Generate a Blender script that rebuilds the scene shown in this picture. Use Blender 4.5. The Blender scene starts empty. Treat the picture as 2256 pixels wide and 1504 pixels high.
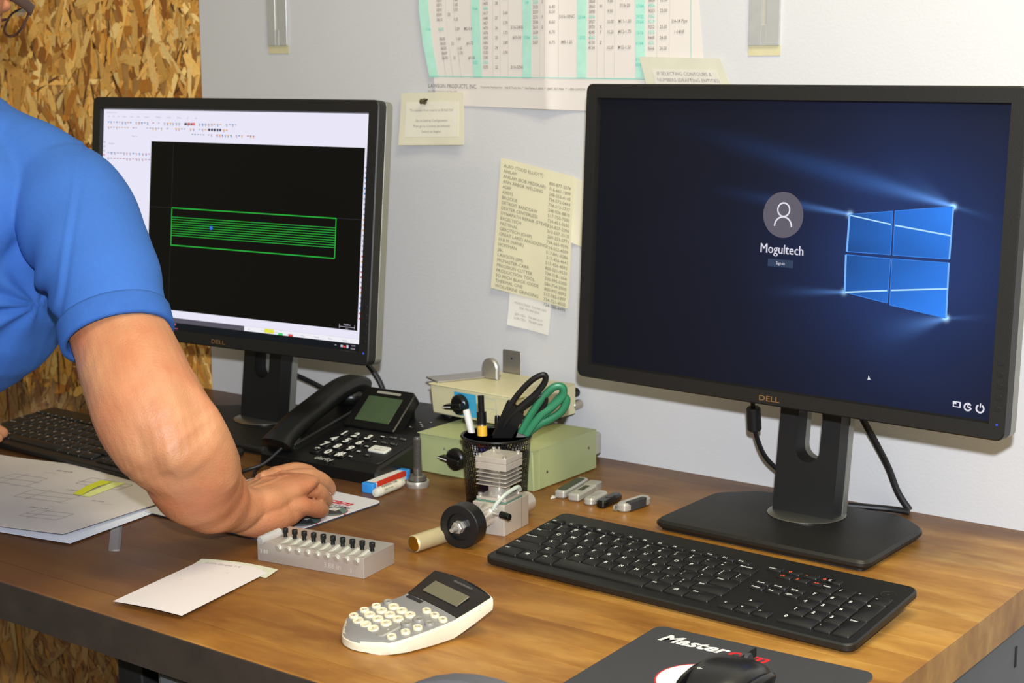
import bpy, bmesh, math, random
from mathutils import Vector, Matrix, noise
random.seed(7)
V=Vector
def RZ(d): return Matrix.Rotation(math.radians(d),4,'Z')
def RX(d): return Matrix.Rotation(math.radians(d),4,'X')
def RY(d): return Matrix.Rotation(math.radians(d),4,'Y')
def T(x,y=0,z=0): return Matrix.Translation((x,y,z))
scene=bpy.context.scene
# ---------------------------------------------------------------- camera, world, lights, exposure
yaw,pitch,roll=0.645695,0.171855,-0.001803
fw=V((-math.sin(yaw)*math.cos(pitch),math.cos(yaw)*math.cos(pitch),-math.sin(pitch)))
rt0=V((math.cos(yaw),math.sin(yaw),0)); up0=rt0.cross(fw)
rt=rt0*math.cos(roll)+up0*math.sin(roll); up=up0*math.cos(roll)-rt0*math.sin(roll)
CAM=V((0.911209,-1.780221,0.535939))
cd=bpy.data.cameras.new('camera'); cam=bpy.data.objects.new('camera',cd); scene.collection.objects.link(cam)
M3=Matrix((rt,up,-fw)).transposed(); cam.matrix_world=T(*CAM)@M3.to_4x4()
cd.sensor_width=36; cd.lens=3439.347/2256*36; cd.clip_start=.02; cd.clip_end=60
cd.dof.use_dof=True; cd.dof.focus_distance=1.62; cd.dof.aperture_fstop=13
scene.camera=cam
w=bpy.data.worlds.new('room_ambient'); scene.world=w; w.use_nodes=True
bg=w.node_tree.nodes['Background']; bg.inputs[0].default_value=(1.0,.87,.60,1); bg.inputs[1].default_value=.25
def lamp(name,kind,loc,energy,color,**k):
    l=bpy.data.lights.new(name,kind); l.energy=energy; l.color=color
    for a,b in k.items(): setattr(l,a,b)
    o=bpy.data.objects.new(name,l); scene.collection.objects.link(o); o.location=loc; return o
# flash head of the camera, just above the lens
fl=lamp('camera_flash','SPOT',CAM+V((0.02,0,.125)),160,(.86,.91,1.0),spot_size=math.radians(75),spot_blend=.6,shadow_soft_size=.018)
fl.rotation_euler=(-fw).to_track_quat('Z','Y').to_euler()
# fluorescent ceiling fixtures of the shop
for x,y,e in ((.75,-.75,27),(-1.3,-2.4,11)):
    a=lamp('ceiling_light','AREA',(x,y,1.75),e,(1.0,.90,.62),shape='RECTANGLE',size=1.2,size_y=.5); 
scene.view_settings.view_transform='Standard'; scene.view_settings.look='None'
scene.view_settings.exposure=0; scene.view_settings.gamma=1; scene.view_settings.use_curve_mapping=False
# ---------------------------------------------------------------- helpers
def lin(c):
    return tuple((x/12.92 if x<=.04045 else ((x+.055)/1.055)**2.4) for x in [v/255 for v in c])
MAT={}
def mat(name,rgb,rough=.5,metal=0,var=.06,scale=60,bump=0,bscale=300,spec=.5,coat=0,emit=None,es=1,trans=0,sub=0,vc=None,alpha=1):
    if name in MAT: return MAT[name]
    m=bpy.data.materials.new(name); m.use_nodes=True; nt=m.node_tree; b=nt.nodes['Principled BSDF']
    c=lin(rgb); N=nt.nodes.new; L=nt.links.new
    b.inputs['Roughness'].default_value=rough; b.inputs['Metallic'].default_value=metal
    b.inputs['Specular IOR Level'].default_value=spec; b.inputs['Coat Weight'].default_value=coat
    b.inputs['Transmission Weight'].default_value=trans
    tc=N('ShaderNodeTexCoord')
    if sub:
        b.inputs['Subsurface Weight'].default_value=sub; b.inputs['Subsurface Radius'].default_value=(1,.3,.15); b.inputs['Subsurface Scale'].default_value=.006
    if vc:
        at=N('ShaderNodeAttribute'); at.attribute_name=vc; src=at.outputs['Color']
    else: src=None
    nz=N('ShaderNodeTexNoise'); nz.inputs['Scale'].default_value=scale; nz.inputs['Detail'].default_value=4; L(tc.outputs['Object'],nz.inputs['Vector'])
    mr=N('ShaderNodeMapRange'); mr.inputs['From Min'].default_value=.25; mr.inputs['From Max'].default_value=.75; mr.inputs['To Min'].default_value=1-var; mr.inputs['To Max'].default_value=1+var; L(nz.outputs['Fac'],mr.inputs['Value'])
    vm=N('ShaderNodeVectorMath'); vm.operation='SCALE'; L(mr.outputs[0],vm.inputs['Scale'])
    if src: L(src,vm.inputs[0])
    else: vm.inputs[0].default_value=c
    L(vm.outputs[0],b.inputs['Base Color'])
    if emit is not None:
        b.inputs['Emission Strength'].default_value=es
        if emit=='vc': L(src,b.inputs['Emission Color']); nt.links.remove(b.inputs['Base Color'].links[0]); b.inputs['Base Color'].default_value=(.004,.004,.005,1)
        else: b.inputs['Emission Color'].default_value=(*lin(emit),1)
    if bump:
        n2=N('ShaderNodeTexNoise'); n2.inputs['Scale'].default_value=bscale; n2.inputs['Detail'].default_value=3; L(tc.outputs['Object'],n2.inputs['Vector'])
        bp=N('ShaderNodeBump'); bp.inputs['Strength'].default_value=bump; bp.inputs['Distance'].default_value=.001; L(n2.outputs['Fac'],bp.inputs['Height']); L(bp.outputs[0],b.inputs['Normal'])
    MAT[name]=m; return m
class MB:
    def __init__(s,M=None): s.v=[];s.f=[];s.m=[];s.M=M or Matrix.Identity(4); s.c=None
    def add(s,vs,fs,mi=0,M=None,col=None):
        k=len(s.v); A=s.M@M if M is not None else s.M
        s.v+= [A@V(p) for p in vs]; s.f+=[[k+i for i in f] for f in fs]; s.m+=[mi]*len(fs)
        if col is not None:
            if s.c is None: s.c=[]
            s.c+=[col]*len(vs)
        return s
    def box(s,x0,x1,y0,y1,z0,z1,mi=0,M=None,col=None):
        vs=[(x,y,z) for z in (z0,z1) for x,y in ((x0,y0),(x1,y0),(x1,y1),(x0,y1))]
        return s.add(vs,[(3,2,1,0),(4,5,6,7),(0,1,5,4),(1,2,6,5),(2,3,7,6),(3,0,4,7)],mi,M,col)
    def prism(s,out,z0,z1,e=0,mi=0,M=None,top=None):
        n=len(out); L=[]
        if e: L=[(offs(out,-e),z0),(out,z0+e),(out,z1-e),(offs(out,-e),z1)]
        else: L=[(out,z0),(out,z1)]
        vs=[(p[0],p[1],z) for o,z in L for p in o]; fs=[list(range(n))[::-1],[n*(len(L)-1)+i for i in range(n)]]
        for k in range(len(L)-1):
            for i in range(n): j=(i+1)%n; fs.append((k*n+i,k*n+j,(k+1)*n+j,(k+1)*n+i))
        return s.add(vs,fs,mi,M)
    def rbox(s,x0,x1,y0,y1,z0,z1,r=.002,e=.0005,mi=0,M=None,n=3):
        return s.prism(rrect(x0,x1,y0,y1,r,n),z0,z1,e,mi,M)
    def lathe(s,prof,n=24,mi=0,M=None):
        vs=[];fs=[]
        for r,z in prof:
            for i in range(n): a=2*math.pi*i/n; vs.append((r*math.cos(a),r*math.sin(a),z))
        for k in range(len(prof)-1):
            for i in range(n): j=(i+1)%n; fs.append((k*n+i,k*n+j,(k+1)*n+j,(k+1)*n+i))
        if prof[0][0]>1e-6: fs.append(list(range(n))[::-1])
        if prof[-1][0]>1e-6: fs.append([(len(prof)-1)*n+i for i in range(n)])
        return s.add(vs,fs,mi,M)
    def cyl(s,p,q,r,n=16,mi=0,r2=None,e=0):
        p=V(p);q=V(q);h=(q-p).length; A=T(*p)@(q-p).to_track_quat('Z','Y').to_matrix().to_4x4(); r2=r if r2 is None else r2
        pr=[(r,0),(r2,h)] if not e else [(r-e,0),(r,e),(r2,h-e),(r2-e,h)]
        return s.lathe(pr,n,mi,A)
    def tube(s,pts,r,n=10,mi=0,sub=4,flat=1):
        P=smooth(pts,sub) if sub else [V(p) for p in pts]
        R=r if callable(r) else (lambda t:r)
        st=[]; N=None
        for i,p in enumerate(P):
            d=(P[min(i+1,len(P)-1)]-P[max(i-1,0)]).normalized()
            if N is None: N=d.orthogonal().normalized()
            N=(N-d*N.dot(d)).normalized(); B=d.cross(N); rr=R(i/(len(P)-1)); st.append((p,N*rr,B*rr*flat))
        return s.loft(st,n,mi)
    def loft(s,st,n=16,mi=0,M=None,p=1):
        vs=[];fs=[]
        for c,a,b in st:
            c=V(c);a=V(a);b=V(b)
            for i in range(n):
                t=2*math.pi*i/n; ct,sn=math.cos(t),math.sin(t)
                if p!=1: ct=math.copysign(abs(ct)**p,ct); sn=math.copysign(abs(sn)**p,sn)
                vs.append(c+a*ct+b*sn)
        m=len(st)
        for k in range(m-1):
            for i in range(n): j=(i+1)%n; fs.append((k*n+i,k*n+j,(k+1)*n+j,(k+1)*n+i))
        fs.append(list(range(n))[::-1]); fs.append([(m-1)*n+i for i in range(n)])
        return s.add(vs,fs,mi,M)
    def ball(s,c,a,b=None,d=None,n=16,mi=0,R=None,M=None):
        b=a if b is None else b; d=a if d is None else d; vs=[];fs=[]; m=n//2
        A=T(*c)@(R or Matrix.Identity(4))
        for k in range(m+1):
            t=math.pi*k/m; t=min(max(t,.02),math.pi-.02)
            for i in range(n): q=2*math.pi*i/n; vs.append(A@V((a*math.sin(t)*math.cos(q),b*math.sin(t)*math.sin(q),-d*math.cos(t))))
        for k in range(m):
            for i in range(n): j=(i+1)%n; fs.append((k*n+i,k*n+j,(k+1)*n+j,(k+1)*n+i))
        fs.append(list(range(n))[::-1]); fs.append([m*n+i for i in range(n)])
        return s.add(vs,fs,mi,M)
    def text(s,t,x,y,size,M=None,mi=0,al='L',sx=1,shear=0,f=None,bold=0):
        vs,fs,w=textmesh(t,bold); ox={'L':0,'C':-w/2,'R':-w}[al]
        q=[]
        for p in vs: q.append(((p[0]+ox)*size*sx+shear*p[1]*size+x,p[1]*size+y,0))
        if f: q=[f(a[0],a[1]) for a in q]
        return s.add(q,fs,mi,M)
def rrect(x0,x1,y0,y1,r,n=3):
    o=[]
    for cx,cy,a0 in ((x1-r,y0+r,-90),(x1-r,y1-r,0),(x0+r,y1-r,90),(x0+r,y0+r,180)):
        for i in range(n+1): a=math.radians(a0+90*i/n); o.append((cx+r*math.cos(a),cy+r*math.sin(a)))
    return o
def rpoly(pts,r,n=3):
    o=[];m=len(pts)
    for i in range(m):
        p=V(pts[i]);a=(V(pts[i-1])-p).normalized();b=(V(pts[(i+1)%m])-p).normalized()
        A=p+a*r;B=p+b*r
        for k in range(n+1): t=k/n; o.append(tuple(A*(1-t)**2+p*2*t*(1-t)+B*t*t))
    return o
def offs(o,d):
    n=len(o);r=[]
    for i in range(n):
        a=V(o[i-1]).to_2d();b=V(o[i]).to_2d();c=V(o[(i+1)%n]).to_2d()
        e1=(b-a);e2=(c-b)
        if e1.length<1e-9: e1=e2
        if e2.length<1e-9: e2=e1
        e1.normalize();e2.normalize(); n1=V((e1.y,-e1.x));n2=V((e2.y,-e2.x)); m=(n1+n2)
        if m.length<1e-6: m=n1
        m.normalize(); k=d/max(.4,m.dot(n1)); r.append((b.x+m.x*k,b.y+m.y*k))
    return r
def smooth(pts,sub):
    P=[V(p) for p in pts]; o=[]
    for i in range(len(P)-1):
        a=P[max(i-1,0)];b=P[i];c=P[i+1];d=P[min(i+2,len(P)-1)]
        for k in range(sub):
            t=k/sub; o.append(.5*((2*b)+(c-a)*t+(2*a-5*b+4*c-d)*t*t+(3*b-a-3*c+d)*t**3))
    o.append(P[-1]); return o
_tm={}
def textmesh(t,bold=0):
    k=(t,bold)
    if k in _tm: return _tm[k]
    cu=bpy.data.curves.new('t','FONT'); cu.body=t; cu.size=1; cu.resolution_u=2; cu.offset=bold
    o=bpy.data.objects.new('t',cu); scene.collection.objects.link(o); bpy.context.view_layer.update()
    me=o.evaluated_get(bpy.context.evaluated_depsgraph_get()).to_mesh()
    vs=[tuple(v.co) for v in me.vertices]; fs=[tuple(p.vertices) for p in me.polygons]
    w=max([v[0] for v in vs],default=0); bpy.data.objects.remove(o); bpy.data.curves.remove(cu)
    _tm[k]=(vs,fs,w); return _tm[k]
def root(name,label,cat,loc=(0,0,0),rz=0,group=None):
    o=bpy.data.objects.new(name,None); scene.collection.objects.link(o); o.location=loc; o.rotation_euler=(0,0,math.radians(rz)); o.empty_display_size=.02
    o['label']=label;o['category']=cat
    if group: o['group']=group
    return o
def tag(o,label,cat,group=None):
    o['label']=label;o['category']=cat
    if group: o['group']=group
    return o
def obj(name,mb,mats,parent=None,angle=35,label=None):
    me=bpy.data.meshes.new(name); me.from_pydata([tuple(p) for p in mb.v],[],mb.f)
    if not isinstance(mats,(list,tuple)): mats=[mats]
    for m in mats: me.materials.append(m)
    me.polygons.foreach_set('material_index',mb.m); me.polygons.foreach_set('use_smooth',[True]*len(me.polygons))
    me.update()
    bm=bmesh.new(); bm.from_mesh(me); bmesh.ops.recalc_face_normals(bm,faces=bm.faces) if angle!=-1 else None; bm.to_mesh(me); bm.free()
    if angle>0: me.set_sharp_from_angle(angle=math.radians(angle))
    if mb.c:
        ca=me.color_attributes.new('col','FLOAT_COLOR','POINT'); ca.data.foreach_set('color',[x for c in mb.c for x in (*c,1)])
    o=bpy.data.objects.new(name,me); scene.collection.objects.link(o)
    if parent is not None: o.parent=parent
    if label: o['label']=label
    return o
def copy_tree(o,parent=None):
    c=o.copy(); scene.collection.objects.link(c); c.parent=parent
    for ch in [x for x in o.children]: copy_tree(ch,c)
    return c
def struct(o): o['kind']='structure'; return o
# ---------------------------------------------------------------- room
paint=mat('wall_paint',(207,206,206),.55,var=.015,scale=5,bump=.25,bscale=240)
rw=bpy.data.objects.new('wall_back',None); scene.collection.objects.link(rw); struct(rw)
obj('plaster',MB().box(-1.071,2.2,0,.1,-.8,1.9).box(-3.2,-1.071,.012,.1,-.8,1.9),paint,rw)
struct(obj('floor',MB().box(-3.2,2.2,-3.4,.1,-.9,-.8),mat('concrete',(120,116,108),.8,var=.15,scale=6)))
osbm=mat('osb_resin',(176,128,66),.6,var=.2,scale=40,bump=.4,bscale=120)
flake=mat('osb_flake',(200,150,80),.55,var=.12,scale=180,vc='col',bump=.5,bscale=500)
def osb(x0,x1,seed,dim=1):
    p=obj('panel',MB().box(x0,x1,.0012,.0118,-.79,1.2),osbm,rw); p['label']='oriented strand board sheet on the wall'
    rnd=random.Random(seed); mb=MB(); mb.c=[]
    pal=[(222,170,88),(206,146,62),(228,182,100),(214,160,76),(184,118,40),(212,154,70),(236,200,126),(150,92,34),(200,146,70),(216,174,104),(224,176,94)]
    for i in range(4200 if x1>-1.5 else 1500):
        cx=rnd.uniform(x0,x1); cz=rnd.uniform(-.75,.85) 
        L=rnd.uniform(.025,.10)*rnd.choice((1,1,.5)); W=rnd.uniform(.005,.022)*(.3 if i%9==0 else 1); a=rnd.gauss(90,32)
        if rnd.random()<.25: a=rnd.uniform(0,180)
        a=math.radians(a); c,s=math.cos(a),math.sin(a); y=.0012-rnd.uniform(.0001,.0020)
        pts=[]
        for u,v in ((-.5,-.3),(-.42,-.5),(.3,-.5),(.5,-.15),(.45,.35),(.2,.5),(-.35,.45),(-.5,.1)):
            u+=rnd.uniform(-.1,.1);v+=rnd.uniform(-.12,.12); px=cx+u*L*c-v*W*s; pz=cz+u*L*s+v*W*c
            pts.append((min(max(px,x0),x1),y+v*.0008,pz))
        col=lin(rnd.choice(pal)); k=rnd.uniform(.95,1.5)
        if i%9==0: col=lin((92,54,22))
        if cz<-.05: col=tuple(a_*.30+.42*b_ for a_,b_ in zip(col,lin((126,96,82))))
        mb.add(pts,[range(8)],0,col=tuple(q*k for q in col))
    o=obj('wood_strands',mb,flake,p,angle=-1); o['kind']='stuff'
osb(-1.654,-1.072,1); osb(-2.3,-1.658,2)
# ---------------------------------------------------------------- workbench
def woodmat():
    m=bpy.data.materials.new('butcher_block'); m.use_nodes=True; nt=m.node_tree; b=nt.nodes['Principled BSDF']; N=nt.nodes.new; L=nt.links.new
    tc=N('ShaderNodeTexCoord'); oi=N('ShaderNodeObjectInfo')
    cb=N('ShaderNodeCombineXYZ'); ml=N('ShaderNodeMath'); ml.operation='MULTIPLY'; ml.inputs[1].default_value=37; L(oi.outputs['Random'],ml.inputs[0]); L(ml.outputs[0],cb.inputs[0])
    ad=N('ShaderNodeVectorMath'); ad.operation='ADD'; L(tc.outputs['Object'],ad.inputs[0]); L(cb.outputs[0],ad.inputs[1])
    mp=N('ShaderNodeMapping'); mp.inputs['Scale'].default_value=(2.6,11,11); L(ad.outputs[0],mp.inputs[0])
    n1=N('ShaderNodeTexNoise'); n1.inputs['Scale'].default_value=1.6; n1.inputs['Detail'].default_value=8; n1.inputs['Roughness'].default_value=.62; n1.inputs['Distortion'].default_value=.9; L(mp.outputs[0],n1.inputs['Vector'])
    cr=N('ShaderNodeValToRGB'); e=cr.color_ramp.elements; e[0].position=.22; e[0].color=(*lin((140,92,38)),1); e[1].position=.8; e[1].color=(*lin((214,172,98)),1)
    x=e.new(.5); x.color=(*lin((180,132,60)),1); L(n1.outputs['Fac'],cr.inputs[0])
    # board tint
    mr=N('ShaderNodeMapRange'); mr.inputs['To Min'].default_value=.93; mr.inputs['To Max'].default_value=1.04; L(oi.outputs['Random'],mr.inputs['Value'])
    vs=N('ShaderNodeVectorMath'); vs.operation='SCALE'; L(cr.outputs[0],vs.inputs[0]); L(mr.outputs[0],vs.inputs['Scale'])
    # blotchy wear
    n2=N('ShaderNodeTexNoise'); n2.inputs['Scale'].default_value=5; n2.inputs['Detail'].default_value=7; n2.inputs['Roughness'].default_value=.62; mq=N('ShaderNodeMapping'); mq.inputs['Scale'].default_value=(1,2.2,1); L(tc.outputs['Object'],mq.inputs[0]); L(mq.outputs[0],n2.inputs['Vector'])
    r2=N('ShaderNodeMapRange'); r2.inputs['From Min'].default_value=.44; r2.inputs['From Max'].default_value=.66; L(n2.outputs['Fac'],r2.inputs['Value'])
    mx=N('ShaderNodeMix'); mx.data_type='RGBA'; mx.blend_type='MIX'; L(vs.outputs[0],mx.inputs['A']); mx.inputs['B'].default_value=(*lin((132,84,32)),1)
    m5=N('ShaderNodeMath'); m5.operation='MULTIPLY'; m5.inputs[1].default_value=.85; L(r2.outputs[0],m5.inputs[0]); L(m5.outputs[0],mx.inputs['Factor'])
    # dark hand-worn grime, heaviest at the operator's end of the bench and along its front; also darker towards the wall
    sp=N('ShaderNodeSeparateXYZ'); L(tc.outputs['Object'],sp.inputs[0])
    def rng(sock,a,b_,c=0,d=1):
        q=N('ShaderNodeMapRange'); q.interpolation_type='SMOOTHSTEP'; q.inputs['From Min'].default_value=a;q.inputs['From Max'].default_value=b_;q.inputs['To Min'].default_value=c;q.inputs['To Max'].default_value=d; L(sock,q.inputs['Value']); return q.outputs[0]
    def mth(op,a,b_):
        q=N('ShaderNodeMath'); q.operation=op
        for i,t in enumerate((a,b_)):
            if isinstance(t,(int,float)): q.inputs[i].default_value=t
            else: L(t,q.inputs[i])
        return q.outputs[0]
    am=mth('MULTIPLY',rng(sp.outputs[0],.38,-.02,0,1),1.0); m0=N('ShaderNodeMix'); m0.data_type='RGBA'; m0.blend_type='MULTIPLY'; L(mx.outputs['Result'],m0.inputs['A']); m0.inputs['B'].default_value=(.66,.56,.42,1); L(am,m0.inputs['Factor'])  # wood tint painted darker away from the right end to offset the flash
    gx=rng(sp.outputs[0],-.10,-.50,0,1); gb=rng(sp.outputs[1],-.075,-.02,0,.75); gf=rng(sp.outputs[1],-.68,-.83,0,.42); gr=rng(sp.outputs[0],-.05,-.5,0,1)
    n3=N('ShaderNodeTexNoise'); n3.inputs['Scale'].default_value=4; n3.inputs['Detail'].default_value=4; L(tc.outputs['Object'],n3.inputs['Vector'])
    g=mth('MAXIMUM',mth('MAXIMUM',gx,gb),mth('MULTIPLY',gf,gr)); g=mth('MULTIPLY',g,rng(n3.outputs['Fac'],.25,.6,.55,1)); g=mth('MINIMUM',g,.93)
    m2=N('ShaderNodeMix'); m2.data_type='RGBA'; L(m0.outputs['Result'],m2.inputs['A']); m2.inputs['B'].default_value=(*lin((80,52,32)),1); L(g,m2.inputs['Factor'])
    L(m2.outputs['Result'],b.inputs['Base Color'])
    rr=N('ShaderNodeMapRange'); rr.inputs['To Min'].default_value=.34; rr.inputs['To Max'].default_value=.5; L(n2.outputs['Fac'],rr.inputs['Value']); L(rr.outputs[0],b.inputs['Roughness'])
    b.inputs['Specular IOR Level'].default_value=.4
    bp=N('ShaderNodeBump'); bp.inputs['Strength'].default_value=.12; bp.inputs['Distance'].default_value=.001; L(n1.outputs['Fac'],bp.inputs['Height']); L(bp.outputs[0],b.inputs['Normal'])
    return m
wood=woodmat()
DX0,DX1,DY,DT=-1.115,.3955,-.8315,.0422
bench=root('workbench','thick butcher block workbench top, honey coloured at right and dark worn at left','workbench')
nb=20; bw=-DY/nb
for i in range(nb):
    y0=DY+i*bw; obj('board',MB().prism([(DX0,y0+.00004),(DX1,y0+.00004),(DX1,y0+bw-.00004),(DX0,y0+bw-.00004)],-DT,0,.0002 if i else .0012),wood,bench)
obj('front_edge',MB().box(DX0,DX1,DY-.002,DY-.0001,-DT,-.0012),mat('edge_grime',(52,43,35),.6,var=.25,scale=25),bench,label='dark grimy front edge')
obj('leg_panel',MB().rbox(-.385,-.345,-.765,-.06,-.80,-DT-.0002,.003),mat('black_steel',(16,15,15),.6),bench,label='black steel leg panel')
obj('modesty_panel',MB().rbox(-.34,-.30,-.10,-.08,-.7,-DT-.0002,.003),mat('black_steel',(16,15,15)),bench)
cab=root('steel_cabinet','dark grey steel drawer cabinet under the right end of the workbench','cabinet',(.13,-.42,-.8))
gs=mat('grey_steel',(92,95,98),.5,.0,var=.05,scale=30)
obj('body',MB().rbox(-.42,.255,-.37,.37,.0,.7575,.004,.001),gs,cab)
for k in range(5): obj('drawer_front',MB().rbox(-.40,.24,-.385,-.371,.05+k*.14,.18+k*.14,.004,.001),gs,cab)
for k in range(5): obj('handle',MB().rbox(-.12,.0,-.397,-.386,.15+k*.14,.16+k*.14,.003,.001),mat('chrome',(200,200,205),.25,1),cab)
obj('vent_slot',MB().rbox(.2551,.2558,.231,.2365,.705,.728,.0002,.0001),mat('black_steel',(16,15,15)),cab)
# ---------------------------------------------------------------- monitors
blk=mat('black_plastic',(25,24,22),.46,var=.05,scale=200,bump=.15,bscale=900)
blk2=mat('black_plastic_dark',(17,17,17),.5)
sil=mat('silver_plastic',(150,150,142),.35,.55,var=.03)
met=mat('brushed_ring',(170,168,155),.3,.9,var=.03)
SW,SH=.5184,.324
def em(name,rgb,es=1.0): return mat(name,(2,2,2),.5,emit=rgb,es=es,var=0,spec=.12)
def ledm(): return em('blue_led',(60,90,230))
def monitor(label,side,x,y,z,yw,tilt,colx,coly,paint_screen):
    r=root('computer_monitor',label,'monitor',(colx,coly,0),0)
    A=T(x-colx,y-coly,z)@Matrix.Rotation(yw,4,'Z')@Matrix.Rotation(-tilt,4,'X')   # local: x right, z up, -y toward viewer
    F=A@Matrix(((1,0,0,0),(0,0,-1,0),(0,1,0,0),(0,0,0,1)))   # (u,v,w): w toward viewer
    o=rrect(-SW/2-.0185,SW/2+.0185,-SH/2-.0185,SH/2+.0185,.009,4); i_=[(SW/2,-SH/2),(SW/2,SH/2),(-SW/2,SH/2),(-SW/2,-SH/2)]
    mb=MB(F); n=len(o); q=n//4
    # frame ring with chamfered inner lip
    ii=[i_[k//q] for k in range(n)]; io=[(a*1.006,b*1.01) for a,b in ii]
    L=[(o,-.010),(o,.0052),(offs(o,-.0015),.0066),(io,.0066),(ii,.0012),(ii,-.010)]
    vs=[(p[0],p[1],zz) for l,zz in L for p in l]; fs=[]
    for k in range(len(L)-1):
        for a in range(n): b_=(a+1)%n; fs.append((k*n+a,k*n+b_,(k+1)*n+b_,(k+1)*n+a))
    mb.add(vs,fs); bz=obj('bezel',mb,blk,r,angle=28)
    mb=MB(F).prism(offs(o,-.0006),-.0268,-.0100,.0018); obj('back_shell',mb,sil,r)
    mb=MB(F).prism(rrect(-.20,.20,-.12,.12,.03,4),-.052,-.0268,.008).prism(rrect(-.06,.06,-.07,.07,.008,3),-.060,-.05,.001); obj('rear_housing',mb,blk,r)
    # control buttons, led
    for k in range(5): obj('button',MB(F).rbox(SW/2+.0065,SW/2+.0135,-SH/2+.012+k*.012,-SH/2+.017+k*.012,.0064,.0069,.0015,.0002),blk2,bz)
    obj('power_light',MB(F).lathe([(0.0013,.0066),(.0013,.0072),(.0006,.0074)],10,M=T(SW/2+.0102,-SH/2-.0015)),ledm(),bz)
    obj('logo',MB(F).text('DELL',0,-SH/2-.0135,.0085,T(0,0,.0068),al='C',sx=1.45,bold=.01),mat('logo_print',(122,88,48),.5),bz)
    sc=obj('screen',MB(F).box(-SW/2-.003,SW/2+.003,-SH/2-.003,SH/2+.003,-.006,-.0005),em('screen_black',(9,10,15)),r)
    def P(u,v,w): return F@V((SW*(u-.5),SH*(.5-v),w*.00012))
    paint_screen(sc,P,F)
    # stand: slanted neck with a slot, silver shell behind, ring and base
    def neck(y0,y1,x0,x1):
        bm=bmesh.new(); top=.19; 
        def loop(pts): 
            vv=[bm.verts.new((p[0],y0,p[1])) for p in pts]; return [bm.edges.new((vv[k],vv[(k+1)%len(vv)])) for k in range(len(vv))]
        E=loop([(x0,0.0),(x1,0.0),(x1,top),(x0,top)])+loop(rrect(-.0155,.0155,.062,.132,.0154,5))
        g=bmesh.ops.triangle_fill(bm,use_beauty=True,edges=E); fc=[f for f in g['geom'] if isinstance(f,bmesh.types.BMFace)]
        ex=bmesh.ops.extrude_face_region(bm,geom=fc); vv=[v for v in ex['geom'] if isinstance(v,bmesh.types.BMVert)]
        bmesh.ops.translate(bm,verts=vv,vec=(0,y1-y0,0))
        for v in bm.verts: v.co.y+=v.co.z*.12; v.co.z+=.0145
        mb=MB(); bm.verts.index_update(); mb.add([v.co.copy() for v in bm.verts],[[v.index for v in f.verts] for f in bm.faces]); bm.free(); return mb
    obj('neck_cover',neck(-.012,.012,-.0395,.0395),blk2,r); obj('neck_shell',neck(.0122,.024,-.0405,.0405),sil,r)
    obj('head_mount',MB().rbox(-.03,.03,.02,.055,.15,.26,.004,.001),blk2,r)
    obj('base_ring',MB().lathe([(0,.0128),(.0455,.0128),(.0468,.0134),(.0468,.0138),(.0455,.0145),(0,.0145)],40),met,r)
    b=rpoly([(-.135,-.130),(.138,-.135),(.138,.025),(.095,.062),(-.092,.062),(-.137,.020)],.014)
    obj('base_plate',MB().prism(b,.0035,.0128,.003),blk,r)
    obj('base_foot',MB().prism(offs(b,-.006),0,.0035),blk2,r)
    return r,F
def tri_box(mb,P,pts,w,mi=0): mb.add([P(u,v,w) for u,v in pts],[tuple(range(len(pts)))],mi)
def rect(mb,P,u0,v0,u1,v1,w,mi=0): tri_box(mb,P,[(u0,v1),(u1,v1),(u1,v0),(u0,v0)],w,mi)
def line(mb,P,a,b,t,w,mi=0,t2=None):
    ax,ay=a[0]*1.6,a[1]; bx,by=b[0]*1.6,b[1]; d=V((bx-ax,by-ay)).normalized(); n=V((-d.y,d.x)); t2=t if t2 is None else t2
    tri_box(mb,P,[((ax-n.x*t)/1.6,ay-n.y*t),((bx-n.x*t2)/1.6,by-n.y*t2),((bx+n.x*t2)/1.6,by+n.y*t2),((ax+n.x*t)/1.6,ay+n.y*t)],w,mi)
def arc(mb,P,c,r,t,a0,a1,w,mi=0,n=24):
    pts=[(c[0]+r*math.cos(math.radians(a0+(a1-a0)*k/n))/1.6,c[1]+r*math.sin(math.radians(a0+(a1-a0)*k/n))) for k in range(n+1)]
    for a,b in zip(pts,pts[1:]): line(mb,P,a,b,t,w,mi)
def stext(mb,P,s,u,v,size,w,mi=0,al='L',sx=1): # size in screen heights
    mb.text(s,0,0,1,None,mi,al,1,0,f=lambda x,y:P(u+x*size*sx/1.6,v-y*size,w))
def flat(name,mb,mats,par): return obj(name,mb,mats,par,angle=-1)
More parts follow.
